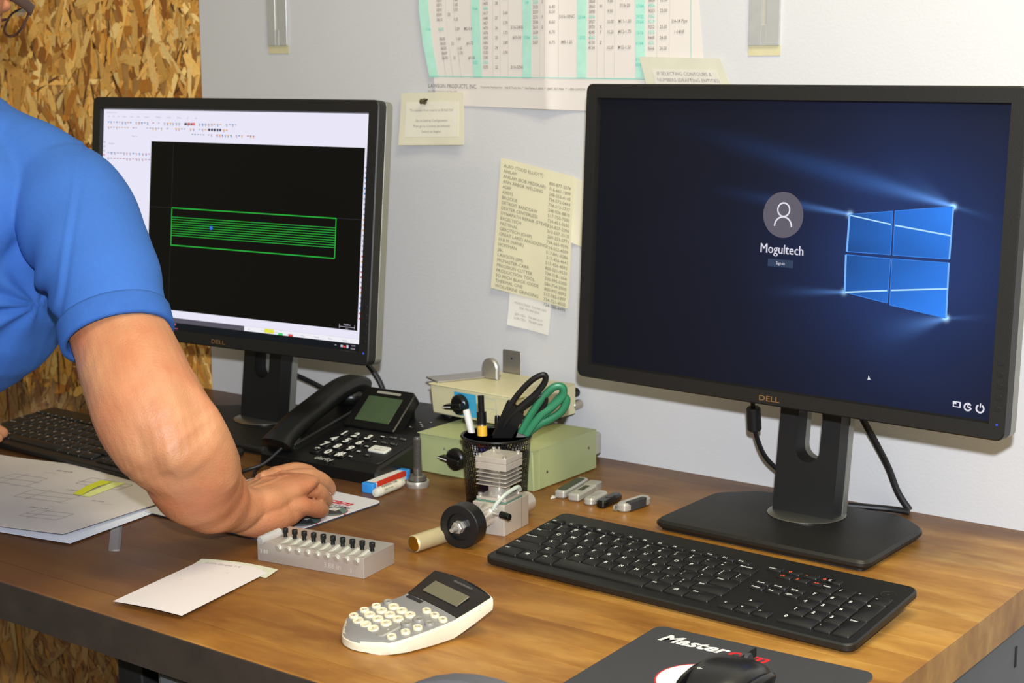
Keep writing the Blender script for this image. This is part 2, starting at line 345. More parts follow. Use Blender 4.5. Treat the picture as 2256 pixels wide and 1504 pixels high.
def login_screen(sc,P,F):
    NX,NY=320,200; vs=[];fs=[];cols=[]
    beams=[((.893,.3255),(.108,.052),.030,1.0),((.664,.371),(.25,.30),.016,.8),((.661,.634),(.42,.665),.022,.55),((.893,.686),(.66,.80),.075,.75),((.893,.686),(1.02,.66),.02,.25),((.893,.3255),(1.02,.37),.02,.25),((.893,.3255),(.70,.19),.07,.38)]
    def col(u,v):
        x=u*1.6;y=v; dx=x-1.30;dy=y-.5; d2=dx*dx+dy*dy
        g=math.exp(-d2/.11); h=math.exp(-d2/.55)
        r_,g_,b_=.0025+.003*h,.003+.007*h,.006+.030*h
        r_+=.010*g;g_+=.030*g;b_+=.13*g
        for a,b,wd,k in beams:
            ax,ay,bx,by=a[0]*1.6,a[1],b[0]*1.6,b[1]; L=math.hypot(bx-ax,by-ay); ux,uy=(bx-ax)/L,(by-ay)/L
            t=(x-ax)*ux+(y-ay)*uy; s_=abs((x-ax)*uy-(y-ay)*ux)
            if t<-.01: continue
            ww=.004+wd*min(1,max(t,0)/.35); f=k*math.exp(-(s_/ww)**2)*max(0,1-t/L)**2.2*min(1,.8+.2*.03/(t+.03)); f2=f*math.exp(-max(t,0)/.13)
            r_+=.02*f+.16*f2; g_+=.085*f+.36*f2; b_+=.30*f+.75*f2
        # corner blooms
        for cx,cy,k in ((.893,.3255,1),(.893,.686,1),(.664,.371,.8),(.661,.634,.6)):
            q=((x-cx*1.6)**2+(y-cy)**2)/.00010; q=math.exp(-q)*k; r_+=.4*q;g_+=.65*q;b_+=.9*q
        n_=noise.noise(V((x*3,y*5,0)))*.12+1
        return (r_*n_,g_*n_,b_*n_)
    for j in range(NY+1):
        for i in range(NX+1): vs.append(P(i/NX,j/NY,1)); cols.append(col(i/NX,j/NY))
    for j in range(NY):
        for i in range(NX): k=j*(NX+1)+i; fs.append((k+NX+1,k+NX+2,k+1,k))
    mb=MB(); mb.add(vs,fs); mb.c=cols
    flat('wallpaper_picture',mb,mat('wallpaper_glow',(0,0,0),.5,spec=.12,var=0,vc='col',emit='vc',es=1),sc)
    # glowing four-pane window emblem
    panes=[[(.6638,.3713),(.7618,.3518),(.7626,.4952),(.6624,.4963)],[(.7668,.3499),(.893,.3255),(.8917,.4947),(.7678,.4961)],[(.6607,.5072),(.7632,.5087),(.7621,.6564),(.6626,.6342)],[(.7663,.5083),(.8912,.5064),(.8932,.6857),(.7675,.6616)]]
    mb=MB(); mb.c=[]; N=16
    for k,p in enumerate(panes):
        for j in range(N):
            for i in range(N):
                cell=[]; 
                for a,b in ((i,j+1),(i+1,j+1),(i+1,j),(i,j)):
                    s,t=a/N,b/N; u=(p[0][0]*(1-s)+p[1][0]*s)*(1-t)+(p[3][0]*(1-s)+p[2][0]*s)*t; v=(p[0][1]*(1-s)+p[1][1]*s)*(1-t)+(p[3][1]*(1-s)+p[2][1]*s)*t
                    cell.append((u,v))
                u,v=cell[0]; g=.55+.75*max(0,(u-.66)/.23)**1.2; g*=.85+.35*abs(v-.5)/.18; e=noise.noise(V((u*14,v*14,3)))*.12
                g+=e; mb.add([P(a,b,2) for a,b in cell],[(0,1,2,3)],col=(.020*g,.165*g,.66*g))
    flat('window_emblem',mb,mat('emblem_glow',(0,0,0),.5,spec=.12,var=0,vc='col',emit='vc',es=1),sc)
    mb=MB(); 
    for p in panes:
        for a,b in zip(p,p[1:]+p[:1]): line(mb,P,a,b,.0014,3,0)
    for p,a,b in ((panes[0],0,3),(panes[2],0,3)): line(mb,P,p[a],p[b],.0035,4,1)
    for p,a,b in ((panes[1],1,2),(panes[3],1,2)): line(mb,P,p[a],p[b],.0030,4,1)
    line(mb,P,(.666,.3742),(.7595,.3954),.0022,5,2); line(mb,P,(.769,.3975),(.8913,.4187),.0026,5,2)
    line(mb,P,(.6636,.6341),(.7604,.6144),.0026,5,2); line(mb,P,(.769,.6125),(.8919,.59),.0026,5,2)
    flat('emblem_edges',mb,[em('edge_blue',(60,130,230)),em('edge_cyan',(120,180,255)),em('edge_white',(180,225,255))],sc)
    mb=MB(); c=(.5051,.3876); pts=[(c[0]+.0795*math.cos(a/36*2*math.pi)/1.6,c[1]+.0795*math.sin(a/36*2*math.pi)) for a in range(36)]
    tri_box(mb,P,pts[::-1],6,0)
    arc(mb,P,(c[0]+.001,c[1]-.018),.0235,.0028,0,360,8,1); arc(mb,P,(c[0]+.001,c[1]+.040),.0335,.0028,180,360,8,1)
    flat('avatar_icon',mb,[em('avatar_grey',(98,94,106)),em('avatar_white',(225,222,235))],sc)
    mb=MB(); stext(mb,P,'Mogultech',.5051,.5225,.047,8,0,'C',.88); stext(mb,P,'Mogultech',.5069,.5230,.047,7,1,'C',.88); flat('user_name',mb,[em('type_white',(226,224,236)),em('type_ghost',(120,120,140))],sc)
    mb=MB(); rect(mb,P,.4729,.5425,.5360,.569,6,0); stext(mb,P,'Sign in',.5045,.5605,.015,8,1,'C',.9); flat('sign_in_button',mb,[em('button_blue',(52,66,92)),em('type_white',(226,224,236))],sc)
    mb=MB(); u,v=.7311,.915
    tri_box(mb,P,[(u-.003,v+.006),(u+.0005,v+.0045),(u+.004,v+.004),(u-.001,v-.010)],8)
    flat('mouse_pointer',mb,em('type_white',(226,224,236)),sc)
    mb=MB(); W_=em('type_white',(226,224,236))
    for a,b,c_,d in ((-.0085,-.011,.0085,-.008),(-.0085,.005,.0085,.008),(-.0085,-.011,-.006,.008),(.0055,-.011,.0085,.008),(-.009,-.011,-.001,-.002)): rect(mb,P,.9288+a,.962+b,.9288+c_,.962+d,8)
    arc(mb,P,(.9522,.964),.0115,.0028,10,330,8); line(mb,P,(.9522,.964),(.9585,.964),.002,8); line(mb,P,(.9522,.964),(.9535,.950),.002,8)
    arc(mb,P,(.9782,.964),.0125,.0028,-60,240,8); line(mb,P,(.9785,.947),(.9785,.960),.0022,8)
    flat('corner_icons',mb,W_,sc)
def cad_screen(sc,P,F):
    Wm=em('ui_white',(232,230,247)); Wd=em('ui_dark',(14,13,9)); Wg=em('ui_grey',(90,86,98)); Wt=em('ui_taskbar',(20,24,29)); tx=em('ui_text',(150,150,168)); 
    mb=MB(); rect(mb,P,0,0,1,.972,1,0); rect(mb,P,.2,.142,.986,.915,2,1); rect(mb,P,0,.949,.585,.972,2,2); rect(mb,P,0,.971,1,1,2,3); rect(mb,P,.2,.949,1,.9498,2,4)
    flat('program_window',mb,[Wm,Wd,Wg,Wt,em('ui_rule',(190,188,205))],sc)
    mb=MB(); g=.00145
    for a,b in (((.2913,.4442),(.8988,.4448)),((.2913,.6150),(.8988,.6158)),((.2913,.4442),(.2918,.6150)),((.8988,.4448),(.8990,.6158))): line(mb,P,a,b,.0024,4,0)
    for k in range(9): v=.4860+k*(.5705-.4860)/8; line(mb,P,(.2918,v),(.8990,v-.0005),g,4,0)
    flat('tool_path',mb,em('green_line',(40,176,60)),sc)
    mb=MB(); line(mb,P,(.2035,.4445),(.986,.4435),.0006,3,0); line(mb,P,(.2895,.143),(.2895,.914),.0006,3,0)
    flat('crosshair',mb,em('crosshair_grey',(58,55,62)),sc)
    mb=MB(); pts=[(.4475+.0095*math.cos(a/14*6.283)/1.6,.5236+.0095*math.sin(a/14*6.283)) for a in range(14)]; tri_box(mb,P,pts[::-1],6); flat('blue_marker',mb,em('marker_blue',(50,120,215)),sc)
    pal=[em('icon_%d'%k,c) for k,c in enumerate([(176,176,192),(90,100,130),(226,170,90),(220,110,110),(90,150,210),(130,150,140),(205,150,170),(70,70,90)])]
    rnd=random.Random(3); mb=MB()
    def row(v,u0,u1,step,h,pal_i,p=.9):
        u=u0
        while u<u1:
            if rnd.random()<p:
                k=rnd.choice(pal_i); w_=step*rnd.uniform(.45,.7); rect(mb,P,u,v,u+w_,v+h*.45,4,k)
                if rnd.random()<.6: rect(mb,P,u+w_*.3,v+h*.5,u+w_*.9,v+h,4,rnd.choice(pal_i))
            u+=step
    row(.056,.018,.53,.0115,.013,[0,0,0,2,4,6],.85); row(.0805,.018,.50,.0115,.012,[0,0,0,6,2],.8); row(.104,.36,.60,.0105,.012,[0,2,3,4,5,6],.85); row(.20,.02,.19,.013,.012,[0,0,6,4],.9); row(.225,.02,.19,.013,.012,[0,0,6,6],.9)
    for k in range(3): rect(mb,P,.33+k*.013,.055,.34+k*.013,.066,5,7); 
    rect(mb,P,.345,.054,.352,.066,6,3); rect(mb,P,.36,.054,.372,.066,6,3)
    for k in range(5): rect(mb,P,.424+k*.0105,.078,.431+k*.0105,.089,5,7)
    for k in range(30): rect(mb,P,.9895,.22+k*.022,.994,.228+k*.022,4,rnd.choice([0,4,0,2,0,3]))
    for k in range(8): rect(mb,P,.003,.15+k*.02,.009,.158+k*.02,4,rnd.choice([0,3]))
    flat('toolbar_icons',mb,pal,sc)['kind']='stuff'
    mb=MB()
    for s,u in (('File',.018),('Edit',.038),('View',.058),('Analyze',.08),('Create',.11),('Solids',.138),('Transform',.168),('Wireframe',.215),('Surfaces',.26),('Machine',.30),('Job',.34),('Help',.37)): stext(mb,P,s,u,.0355,.0095,4,0,'L',.8)
    stext(mb,P,'Program  [part view]',.012,.0165,.008,4); stext(mb,P,'Plane view',.12,.125,.009,4); stext(mb,P,'Toolpaths',.022,.163,.010,4); stext(mb,P,'Group-1',.035,.263,.0095,4)
    for k,s in enumerate(('2D','WCS','Z 0.0','Level 1','Mode','Gview','Planes','Groups')): stext(mb,P,s,.60+k*.048,.9645,.009,4)
    flat('interface_text',mb,tx,sc)
    mb=MB(); rect(mb,P,.585,.950,1,.970,2.5,0); rect(mb,P,.66,.951,.695,.968,3,1); rect(mb,P,.71,.962,.728,.971,3,2); rect(mb,P,.748,.962,.764,.971,3,3); flat('status_bar',mb,[em('status_white',(240,238,245)),em('ui_yellow',(228,226,70)),em('ui_green',(70,210,110)),em('ui_red',(225,70,60))],sc)
    mb=MB(); wt=em('type_soft',(205,200,215)); stext(mb,P,'0.2500 in',.951,.897,.010,4,0,'C'); stext(mb,P,'Inch',.951,.913,.009,4,0,'C'); line(mb,P,(.9248,.903),(.9769,.903),.0009,4); line(mb,P,(.9248,.893),(.9248,.911),.0009,4); line(mb,P,(.9769,.893),(.9769,.911),.0009,4)
    stext(mb,P,'2:12 PM',.968,.983,.0085,4,0,'L',.8); stext(mb,P,'7/20/2018',.966,.996,.0085,4,0,'L',.72)
    arc(mb,P,(.915,.988),.004,.001,200,340,4); rect(mb,P,.932,.982,.940,.991,4); rect(mb,P,.952,.980,.959,.993,4)
    flat('tray_text',mb,wt,sc)
    mb=MB(); rect(mb,P,.942,.984,.949,.992,5,0); rect(mb,P,.3021,.9965,.33,.9995,5,1); rect(mb,P,.311,.975,.322,.983,5,1); flat('tray_badge',mb,[em('ui_red',(225,70,60)),em('ui_pink',(190,90,110))],sc)
mR,FR=monitor('large black monitor in front of the wall at right, showing a blue login screen','r',.0986,-.2000,.3393,-.0584,.0464,.1055,-.125,login_screen)
mL,FL=monitor('black monitor at left behind the man, showing a green line drawing on a black view','l',-.7861,-.2200,.3170,.0684,.0976,-.793,-.147,cad_screen)
# cables hanging behind the monitors
cab_m=mat('cable_black',(20,20,22),.45)
def cable(label,pts,r=.0032,fer=None,group=None):
    o=root('cable',label,'cable',pts[0])
    A=T(*(-V(pts[0]))); obj('cord',MB(A).tube(pts,r,10,sub=6),cab_m,o)
    if fer: p,q=fer; obj('ferrite_bead',MB(A).cyl(p,q,.0088,16,e=.0015),blk2,o)
    return o
cable('thin black cable with ferrite bead left of the right monitor neck',[(.020,-.110,.20),(.020,-.108,.150),(.019,-.104,.125),(.019,-.098,.098),(.026,-.082,.062),(.046,-.062,.036),(.075,-.052,.020),(.11,-.045,.010)],.0030,((.0197,-.105,.128),(.0190,-.099,.098)))
cable('thick black cable running down the wall right of the right monitor neck',[(.115,-.075,.20),(.133,-.055,.135),(.150,-.030,.085),(.160,-.016,.055),(.172,-.012,.025),(.187,-.010,.0045)],.0042)
cable('short black cable lying on the workbench behind the right monitor base',[(.120,-.040,.006),(.145,-.030,.0055),(.165,-.022,.005),(.19,-.018,.0045)],.0040)
cable('black cable with ferrite bead left of the left monitor neck',[(-.905,-.10,.20),(-.900,-.095,.150),(-.893,-.085,.118),(-.880,-.072,.090),(-.862,-.055,.055),(-.84,-.04,.012)],.0034,((-.9005,-.094,.135),(-.890,-.083,.103)))
cable('black cable slanting down behind the telephone from the left monitor',[(-.76,-.085,.19),(-.735,-.06,.135),(-.700,-.035,.105),(-.672,-.022,.070),(-.655,-.018,.03),(-.64,-.02,.006)],.0042)
cable('black cable lying flat along the wall behind the left monitor neck',[(-.86,-.05,.07),(-.80,-.035,.05),(-.76,-.022,.030),(-.72,-.014,.006),(-.66,-.012,.0045),(-.60,-.012,.0045)],.0040)
# ---------------------------------------------------------------- keyboards
keym=mat('key_black',(20,20,19),.40,var=.05,scale=150,bump=.1,bscale=1200); kb_m=mat('keyboard_black',(22,22,21),.44,var=.05,scale=150,bump=.2,bscale=1200)
leg_w=mat('legend_white',(225,225,220),.6); leg_o=mat('legend_orange',(226,84,40),.6,emit=(200,60,30),es=.25)
PT=.0195
def keyboard(label,x,y,rz,legw):
    r=root('computer_keyboard',label,'keyboard',(x,y,0),rz)
    Wd,Dp=.442,.150; tl=math.asin(.0165/Dp); A=T(0,-Dp/2,.0105)@Matrix.Rotation(tl,4,'X')@T(0,0,0)   # local x centre, y from front, z=0 on deck
    obj('case',MB(A).prism(rrect(-Wd/2,Wd/2,0,Dp,.011,4),-.0085,0,.0016),kb_m,r)
    for sx in (-1,1):
        obj('foot',MB().rbox(sx*.17-.012,sx*.17+.012,Dp/2-.026,Dp/2-.014,0,.0172,.002,.0005),blk2,r)
        obj('foot',MB().rbox(sx*.17-.012,sx*.17+.012,-Dp/2+.012,-Dp/2+.02,0,.003,.001,.0003),blk2,r)
    def key(u,row,wd,h,leg,lm=0,fs=.0052,sub=None):
        # u: left edge (m), row: bottom y, wd,h sizes
        g=.0009; mb=MB(A); x0,x1,y0,y1=u+g,u+wd-g,row+g,row+h-g
        o=rrect(x0,x1,y0,y1,.0012,2); i_=offs(o,-.0006)
        n=len(o); L=[(o,-.0004),(o,.0019),(i_,.0024)]; vs=[(p[0],p[1],zz) for l,zz in L for p in l]; fs_=[[2*n+k for k in range(n)]]
        for k in range(2):
            for a in range(n): b_=(a+1)%n; fs_.append((k*n+a,k*n+b_,(k+1)*n+b_,(k+1)*n+a))
        mb.add(vs,fs_,0)
        if leg:
            if sub: mb.text(sub,x0+.0022,y1-.0058,fs*.92,T(0,0,.00246),1+lm,sx=.95,bold=.02); mb.text(leg,x0+.0022,y1-.0116,fs*.92,T(0,0,.00246),1+lm,sx=.95,bold=.02)
            else: mb.text(leg,x0+.0020,y1-fs*1.3 if h>.012 else y0+.0020,fs*1.18,T(0,0,.00246),1+lm,sx=.95,bold=.02)
        obj('key',mb,[keym,legw,leg_o],r,angle=-1)
    x0=-.2158; y0=.0140; R_=[y0+k*PT for k in range(5)]
    def row(y,items,h=PT,x=x0):
        u=x
        for it in items:
            if isinstance(it,(int,float)): u+=it*PT; continue
            s,wd=it[0],it[1]; sub=it[2] if len(it)>2 else None
            key(u,y,wd*PT,h,s,0,.0055 if len(s)<2 else (.0038 if len(s)<4 else .0031),sub); u+=wd*PT
    row(R_[0],[('Ctrl',1.5),('',1.25),('Alt',1.25),('',6),('Alt',1.25),('',1.25),('Ctrl',1.5)])
    mb=MB(A); 
    for a,b in ((0,0),(.0022,0),(0,.0022),(.0022,.0022)): mb.box(x0+1.5*PT+.006+a,x0+1.5*PT+.0079+a,R_[0]+.009+b,R_[0]+.0109+b,.0024,.00248)
    obj('window_mark',mb,legw,r,angle=-1)
    mb=MB(A); 
    for k in range(3): mb.box(x0+11.25*PT+.007,x0+11.25*PT+.0125,R_[0]+.009+k*.0016,R_[0]+.0097+k*.0016,.0024,.00248)
    obj('menu_mark',mb,legw,r,angle=-1)
    row(R_[1],[('Shift',2.25)]+[(c,1) for c in 'ZXCVBNM']+[(',',1,'<'),('.',1,'>'),('/',1,'?'),('Shift',2.75-.75)])
    row(R_[2],[('Caps Lock',1.75)]+[(c,1) for c in 'ASDFGHJKL']+[(';',1,':'),("'",1,'"'),('Enter',2.25-.75+.0)])
    row(R_[3],[('Tab',1.5)]+[(c,1) for c in 'QWERTYUIOP']+[('[',1,'{'),(']',1,'}'),('\\',.75+.0,'|')])
    row(R_[4],[('`',1,'~')]+[(a,1,b) for a,b in zip('1234567890-=','!@#$%^&*()_+')]+[('Backspace',1.25)])
    fy=R_[4]+PT+.0025; fh=.0105
    key(x0,fy,PT*.95,fh,'Esc',0,.0035)
    for k in range(12): key(x0+(1.25+k+ (k//4)*.22)*PT*.99,fy,PT*.92,fh,'F%d'%(k+1),0,.0036)
    nx=x0+14.45*PT
    key(nx,fy,PT*.95,fh,'PrtScr',0,.0030)
    for k,(s) in enumerate(('o','-','o')): key(nx+(1.15+k)*PT,fy,PT*.9,fh,s,1,.006)
    for k,(s) in enumerate(('<<','||','>>')): key(nx+(.95+k*1.0)*PT,fy-.0125,PT*.9,fh,s,1,.0045)
    for k,s in enumerate(('Insert','Home','PgUp')): key(nx+(.35+k)*PT,R_[3]+.0045,PT*.92,fh,s,0,.0031)
    for k,s in enumerate(('Delete','End','PgDn')): key(nx+(.35+k)*PT,R_[3]-.0075,PT*.92,fh,s,0,.0031)
    for k,s in enumerate(('<','v','>')): key(nx+(.15+k)*PT,R_[0]-.003,PT*.95,PT*.8,s,0,.0042)
    key(nx+1.15*PT,R_[0]-.003+PT*.82,PT*.95,PT*.8,'^',0,.0050)
    mx=nx+3.75*PT-.004
    for k,s in enumerate(('Num','/','*')): key(mx+k*PT,R_[4]-.0035,PT,PT,s,0,.0035 if k==0 else .0055)
    for j,rw_ in enumerate(('789','456','123')):
        for k,s in enumerate(rw_): key(mx+k*PT,R_[3-j]-.0035,PT,PT,s,0,.0060)
    key(mx,R_[0]-.0035,PT*2,PT,'0',0,.006); key(mx+2*PT,R_[0]-.0035,PT,PT,'.',0,.006)
    key(mx+3*PT,R_[4]-.0035,PT,PT,'-',0,.006); key(mx+3*PT,R_[2]-.0035,PT,PT*2,'+',0,.006); key(mx+3*PT,R_[0]-.0035,PT,PT*2,'Enter',0,.0033)
    key(mx-.002,fy,PT*.95,fh,'C',0,.0048)
    obj('power_button',MB(A).lathe([(.0085,0),(.0085,.0004),(.0078,.0006),(.0070,.0006),(.0066,.0003),(.0022,.0003),(.0018,.0007),(0,.0007)],28,M=T(mx+3.35*PT,fy+.006)),kb_m,r)
    return r
kr=keyboard('black full size keyboard with white legends lying below the right monitor',.1155,-.4125,-1.4,leg_w)
kl=keyboard('black keyboard half hidden behind the mans forearm below the left monitor',-.853,-.4060,-1.6,mat('legend_dim',(170,170,165),.6))
# ---------------------------------------------------------------- telephone
ph=root('desk_telephone','black desk telephone with handset, tilted display and big white number keys','telephone',(-.532,-.202,0),3)
ph_m=mat('phone_black',(17,17,16),.33,var=.05,scale=120,bump=.08,bscale=900)
A=T(0,-.105,.022)@Matrix.Rotation(math.radians(11),4,'X')   # deck frame: x centre, y from front edge
fr=T(0,0,0)
mb=MB(); prof=[(-.108,.0),(-.108,.016),(-.100,.024),(.105,.064),(.110,.058),(.110,.0)]
n=len(prof); xs=(-.103,-.100,.1,.103); vs=[];fs=[]
for k,x in enumerate(xs):
    s_=0 if k in (1,2) else .003
    for y,z in prof: vs.append((x,y*(1-s_*8),max(z-s_,.0)))
for k in range(3):
    for a in range(n): b_=(a+1)%n; fs.append((k*n+a,k*n+b_,(k+1)*n+b_,(k+1)*n+a))
fs+= [list(range(n)),[3*n+i for i in range(n)]]
mb.add(vs,fs); obj('base',mb,ph_m,ph)
obj('keypad_plate',MB(A).rbox(-.028,.097,.010,.105,-.001,.0022,.008,.0008),blk2,ph)
dk=[('1','',''),('2','',''),('3','',''),('4','',''),('5','',''),('6','',''),('7','',''),('8','',''),('9','',''),('*','',''),('0','',''),('#','','')]
pk=mat('phone_key',(14,14,14),.4); 
for i,(s,_,_) in enumerate(dk):
    c_,r_=i%3,i//3; x=-.016+c_*.0225; y=.0755-r_*.0200
    mb=MB(A).rbox(x-.0088,x+.0088,y-.0070,y+.0070,.0015,.0050,.005,.0008); mb.text(s,x,y-.0058,.0180,T(0,0,.0052),1,'C',1.0,bold=.045)
    obj('number_key',mb,[pk,leg_w],ph)
for k in range(5):
    mb=MB(A).rbox(.0410,.0490,.086-k*.0175-.0025,.086-k*.0175+.0025,.0015,.0038,.002,.0005); mb.box(.0420,.0480,.086-k*.0175-.0010,.086-k*.0175+.0010,.0038,.0039,1); obj('memory_key',mb,[pk,leg_w],ph)
mb=MB(A).rbox(.054,.084,.040,.057,.0015,.0048,.003,.0008); mb.text('!',.069,.0485,.0075,T(0,0,.0049),1,'C'); mb.text('BOOST',.069,.0435,.0034,T(0,0,.0049),1,'C'); obj('boost_key',mb,[mat('phone_white',(215,215,205),.5),blk2],ph,label='white rectangular key')
for (x,y,s) in ((.062,.088,'MUTE'),(.079,.088,'SPKR'),(.061,.070,'VOL -'),(.077,.070,'VOL +'),(.064,.028,'(o)')):
    mb=MB(A).rbox(x-.006,x+.006,y-.003,y+.003,.0015,.0036,.0025,.0005); mb.text(s,x,y-.0016,.0046,T(0,0,.0038),1,'C'); obj('function_key',mb,[pk,mat('legend_dim',(170,170,165),.6)],ph)
obj('logo',MB(A).text('clarity',-.004,-.0035,.0125,T(0,0,.0016),sx=.98,bold=.02),mat('legend_dim',(170,170,165),.6),ph)
for k,(x,y) in enumerate(((.058,.132),(.074,.139),(.062,.150),(.077,.155),(.068,.144))):
    mb=MB(A).rbox(x-.0042,x+.0042,y-.0028,y+.0028,-.001,.0016,.0025,.0005); mb.prism([(x-.002,y-.0012),(x+.002,y-.0012),(x,y+.0014)],.0016,.0017,0,1); obj('arrow_key',mb,[pk,mat('legend_dim',(170,170,165),.6)],ph)
# display hood
D_=T(.008,-.006,.049)@Matrix.Rotation(math.radians(40),4,'X')
mb=MB(D_).prism(rpoly([(-.045,-.003),(.045,-.003),(.045,.061),(.040,.068),(-.040,.068),(-.045,.061)],.003),-.018,0,.0015); hd=obj('display_hood',mb,ph_m,ph)
obj('hood_support',MB().rbox(-.025,.042,.022,.058,.03,.066,.004,.001),ph_m,ph)
obj('lcd_panel',MB(D_).rbox(-.030,.030,.008,.052,-.0004,.0005,.001,.0002),mat('lcd_green',(70,86,60),.25,var=.08,scale=40),hd,label='dull green liquid crystal panel')
obj('indicator_strip',MB(D_).rbox(-.020,.022,.0575,.0615,0,.0012,.0015,.0003),mat('indicator_grey',(150,146,132),.4),hd)
# handset
hm=[(-.072,-.108,.028),(-.074,-.092,.040),(-.077,-.055,.056),(-.078,.0,.074),(-.078,.035,.085),(-.077,.060,.088),(-.076,.076,.082)]
P_=smooth(hm,4); st=[]
for i,p in enumerate(P_):
    t=i/(len(P_)-1); d=(P_[min(i+1,len(P_)-1)]-P_[max(i-1,0)]).normalized(); n_=V((1,0,0)).cross(d).normalized()*-1
    e=min(t,1-t); a=.0215+.005*max(0,1-e*6); h=.0125+.004*max(0,1-e*5); 
    if e<.04: a*=.55+.45*e/.04; h*=.6+.4*e/.04
    st.append((p,V((a,0,0)),n_*h))
hs=MB().loft(st,20,p=.75); hs.ball((-.076,-.082,.030),.024,.022,.014,20); hs.ball((-.077,.056,.071),.024,.022,.015,20); obj('handset',hs,ph_m,ph)
obj('cradle',MB(A).rbox(-.103,-.052,.01,.20,-.002,.008,.01,.002),ph_m,ph)
cc=root('cable','thin black telephone cord running from the handset end toward the left keyboard','cable',(-.62,-.33,0))
B_=T(.62,.33,0)
obj('cord',MB(B_).tube([(-.585,-.315,.030),(-.60,-.335,.010),(-.612,-.36,.0035),(-.606,-.41,.003),(-.58,-.46,.003),(-.545,-.50,.0045),(-.49,-.50,.006)],.0023,8),cab_m,cc)
mcab=root('cable','black cable beside the telephone cord reaching toward the hidden mouse','cable',(-.60,-.36,0))
obj('cord',MB(T(.60,.36,0)).tube([(-.66,-.255,.008),(-.63,-.30,.0035),(-.605,-.345,.0028),(-.575,-.375,.0055),(-.52,-.40,.0055),(-.462,-.405,.010)],.0021,8),cab_m,mcab)
# ---------------------------------------------------------------- switch boxes
grn=mat('green_enamel',(168,176,124),.45,var=.03,scale=25,bump=.1,bscale=500); crm=mat('cream_enamel',(216,208,166),.45,var=.03,scale=25,bump=.1,bscale=500)
kn=mat('knob_black',(14,14,13),.3); navy=mat('navy_print',(50,60,110),.6)
scr_m=mat('screw_metal',(190,180,165),.3,1)
def screw(par,A,r=.0022): 
    o=obj('screw',MB(A).lathe([(r,0),(r,.0006),(r*.6,.0013),(0,.0015)],12),scr_m,par); return o
gb=root('switch_box','pale green metal data switch box with black rotary knob, lower of the stacked pair','switch box',(-.335,-.135,0),1.5)
def slantbox(W_,D_l,H,over,t=0):
    mb=MB(); x=W_/2; b=[(-x,-D_l/2,0),(x,-D_l/2,0),(x,D_l/2,0),(-x,D_l/2,0)]; u=[(-x,-D_l/2-over,H),(x,-D_l/2-over,H),(x,D_l/2,H),(-x,D_l/2,H)]
    return mb.add(b+u,[(3,2,1,0),(4,5,6,7),(0,1,5,4),(1,2,6,5),(2,3,7,6),(3,0,4,7)])
go=obj('housing',slantbox(.186,.146,.0545,.004),grn,gb)
bv=go.modifiers.new('b','BEVEL'); bv.width=.0018; bv.segments=2
obj('cover',MB().add([(-.0945,-.079,.0555),(.0945,-.079,.0555),(.0945,.074,.0555),(-.0945,.074,.0555),(-.0945,-.079,.0545),(.0945,-.079,.0545),(.0945,.074,.0545),(-.0945,.074,.0545)],[(0,1,2,3),(7,6,5,4),(0,4,5,1),(1,5,6,2),(2,6,7,3),(3,7,4,0)]).box(.0932,.0942,-.062,.074,.002,.0545).box(-.0942,-.0932,-.062,.074,.002,.0545),grn,gb)
for y,z in ((-.045,.022),(.055,.034)): screw(gb,T(.0942,y,z)@RY(90))
FA=T(-.030,-.0750,.027)@RX(90)   # front-face frame: x right, y up, z toward viewer
def rot_knob(par,A,ang,r=.0125,L=.020):
    mb=MB(A).lathe([(r,0),(r*.96,.006),(r*.80,.0085),(0,.0085)],28); k=obj('knob',mb,kn,par)
    B=A@Matrix.Rotation(math.radians(ang),4,'Z')
    obj('knob_grip',MB(B).prism(rpoly([(-r*.9,-.0042),(L*.75,-.0032),(L,0),(L*.75,.0032),(-r*.9,.0042)],.001),.006,.0165,.0012),kn,k)
    obj('pointer_line',MB(B).box(r*.35,L*.9,-.0006,.0006,.0166,.0168),leg_w,k)
rot_knob(gb,FA,172,.0155,.0225)
mb=MB(FA)
for i,(c_,a) in enumerate((('A',152),('B',122),('C',92),('D',62),('E',32))):
    ca,sa=math.cos(math.radians(a)),math.sin(math.radians(a))
    mb.text(c_,ca*.0235,sa*.0235-.0022,.0062,T(0,0,.0009),0,'C')
    mb.add([(ca*.0145-sa*.0004,sa*.0145+ca*.0004,.0009),(ca*.0145+sa*.0004,sa*.0145-ca*.0004,.0009),(ca*.0195+sa*.0004,sa*.0195-ca*.0004,.0009),(ca*.0195-sa*.0004,sa*.0195+ca*.0004,.0009)],[(0,1,2,3)])
obj('dial_marks',mb,navy,gb,angle=-1)
for x in (-.075,.075):
    for y in (-.055,.058): obj('foot',MB().lathe([(.006,0),(.006,.0012),(0,.0012)],12,M=T(x,y,-.0)),blk2,gb)
obj('rear_connector',MB().rbox(.045,.088,.073,.100,.016,.046,.006,.002),mat('clear_grey_plastic',(176,172,158),.35,var=.08),gb,label='pale translucent plastic connector hood')
cb_=root('switch_box','cream metal data switch box with blue label, stacked on the green one','switch box',(-.387,-.078,.0555),-3)
co=obj('housing',slantbox(.160,.118,.0425,.006),crm,cb_,); co.matrix_local=T(0,0,.006)
bv=co.modifiers.new('b','BEVEL'); bv.width=.0025; bv.segments=2
obj('top_cover',MB().rbox(-.0812,.0812,-.0665,.0600,.0484,.0500,.002,.0004).box(.0800,.0812,-.052,.060,.008,.0484),crm,cb_)
for x in (-.06,.06):
    for y in (-.045,.045): obj('rubber_foot',MB().lathe([(.008,0),(.009,.006),(0,.006)],14,M=T(x,y)),blk2,cb_)
FC=T(-.018,-.0630,.0275)@RX(90+5)
blu=mat('label_blue',(60,164,206),.5)
obj('blue_label',MB(FC).rbox(-.016,.024,-.0165,.0165,.0003,.0007,.0005,.0001),blu,cb_)
mb=MB(FC); 
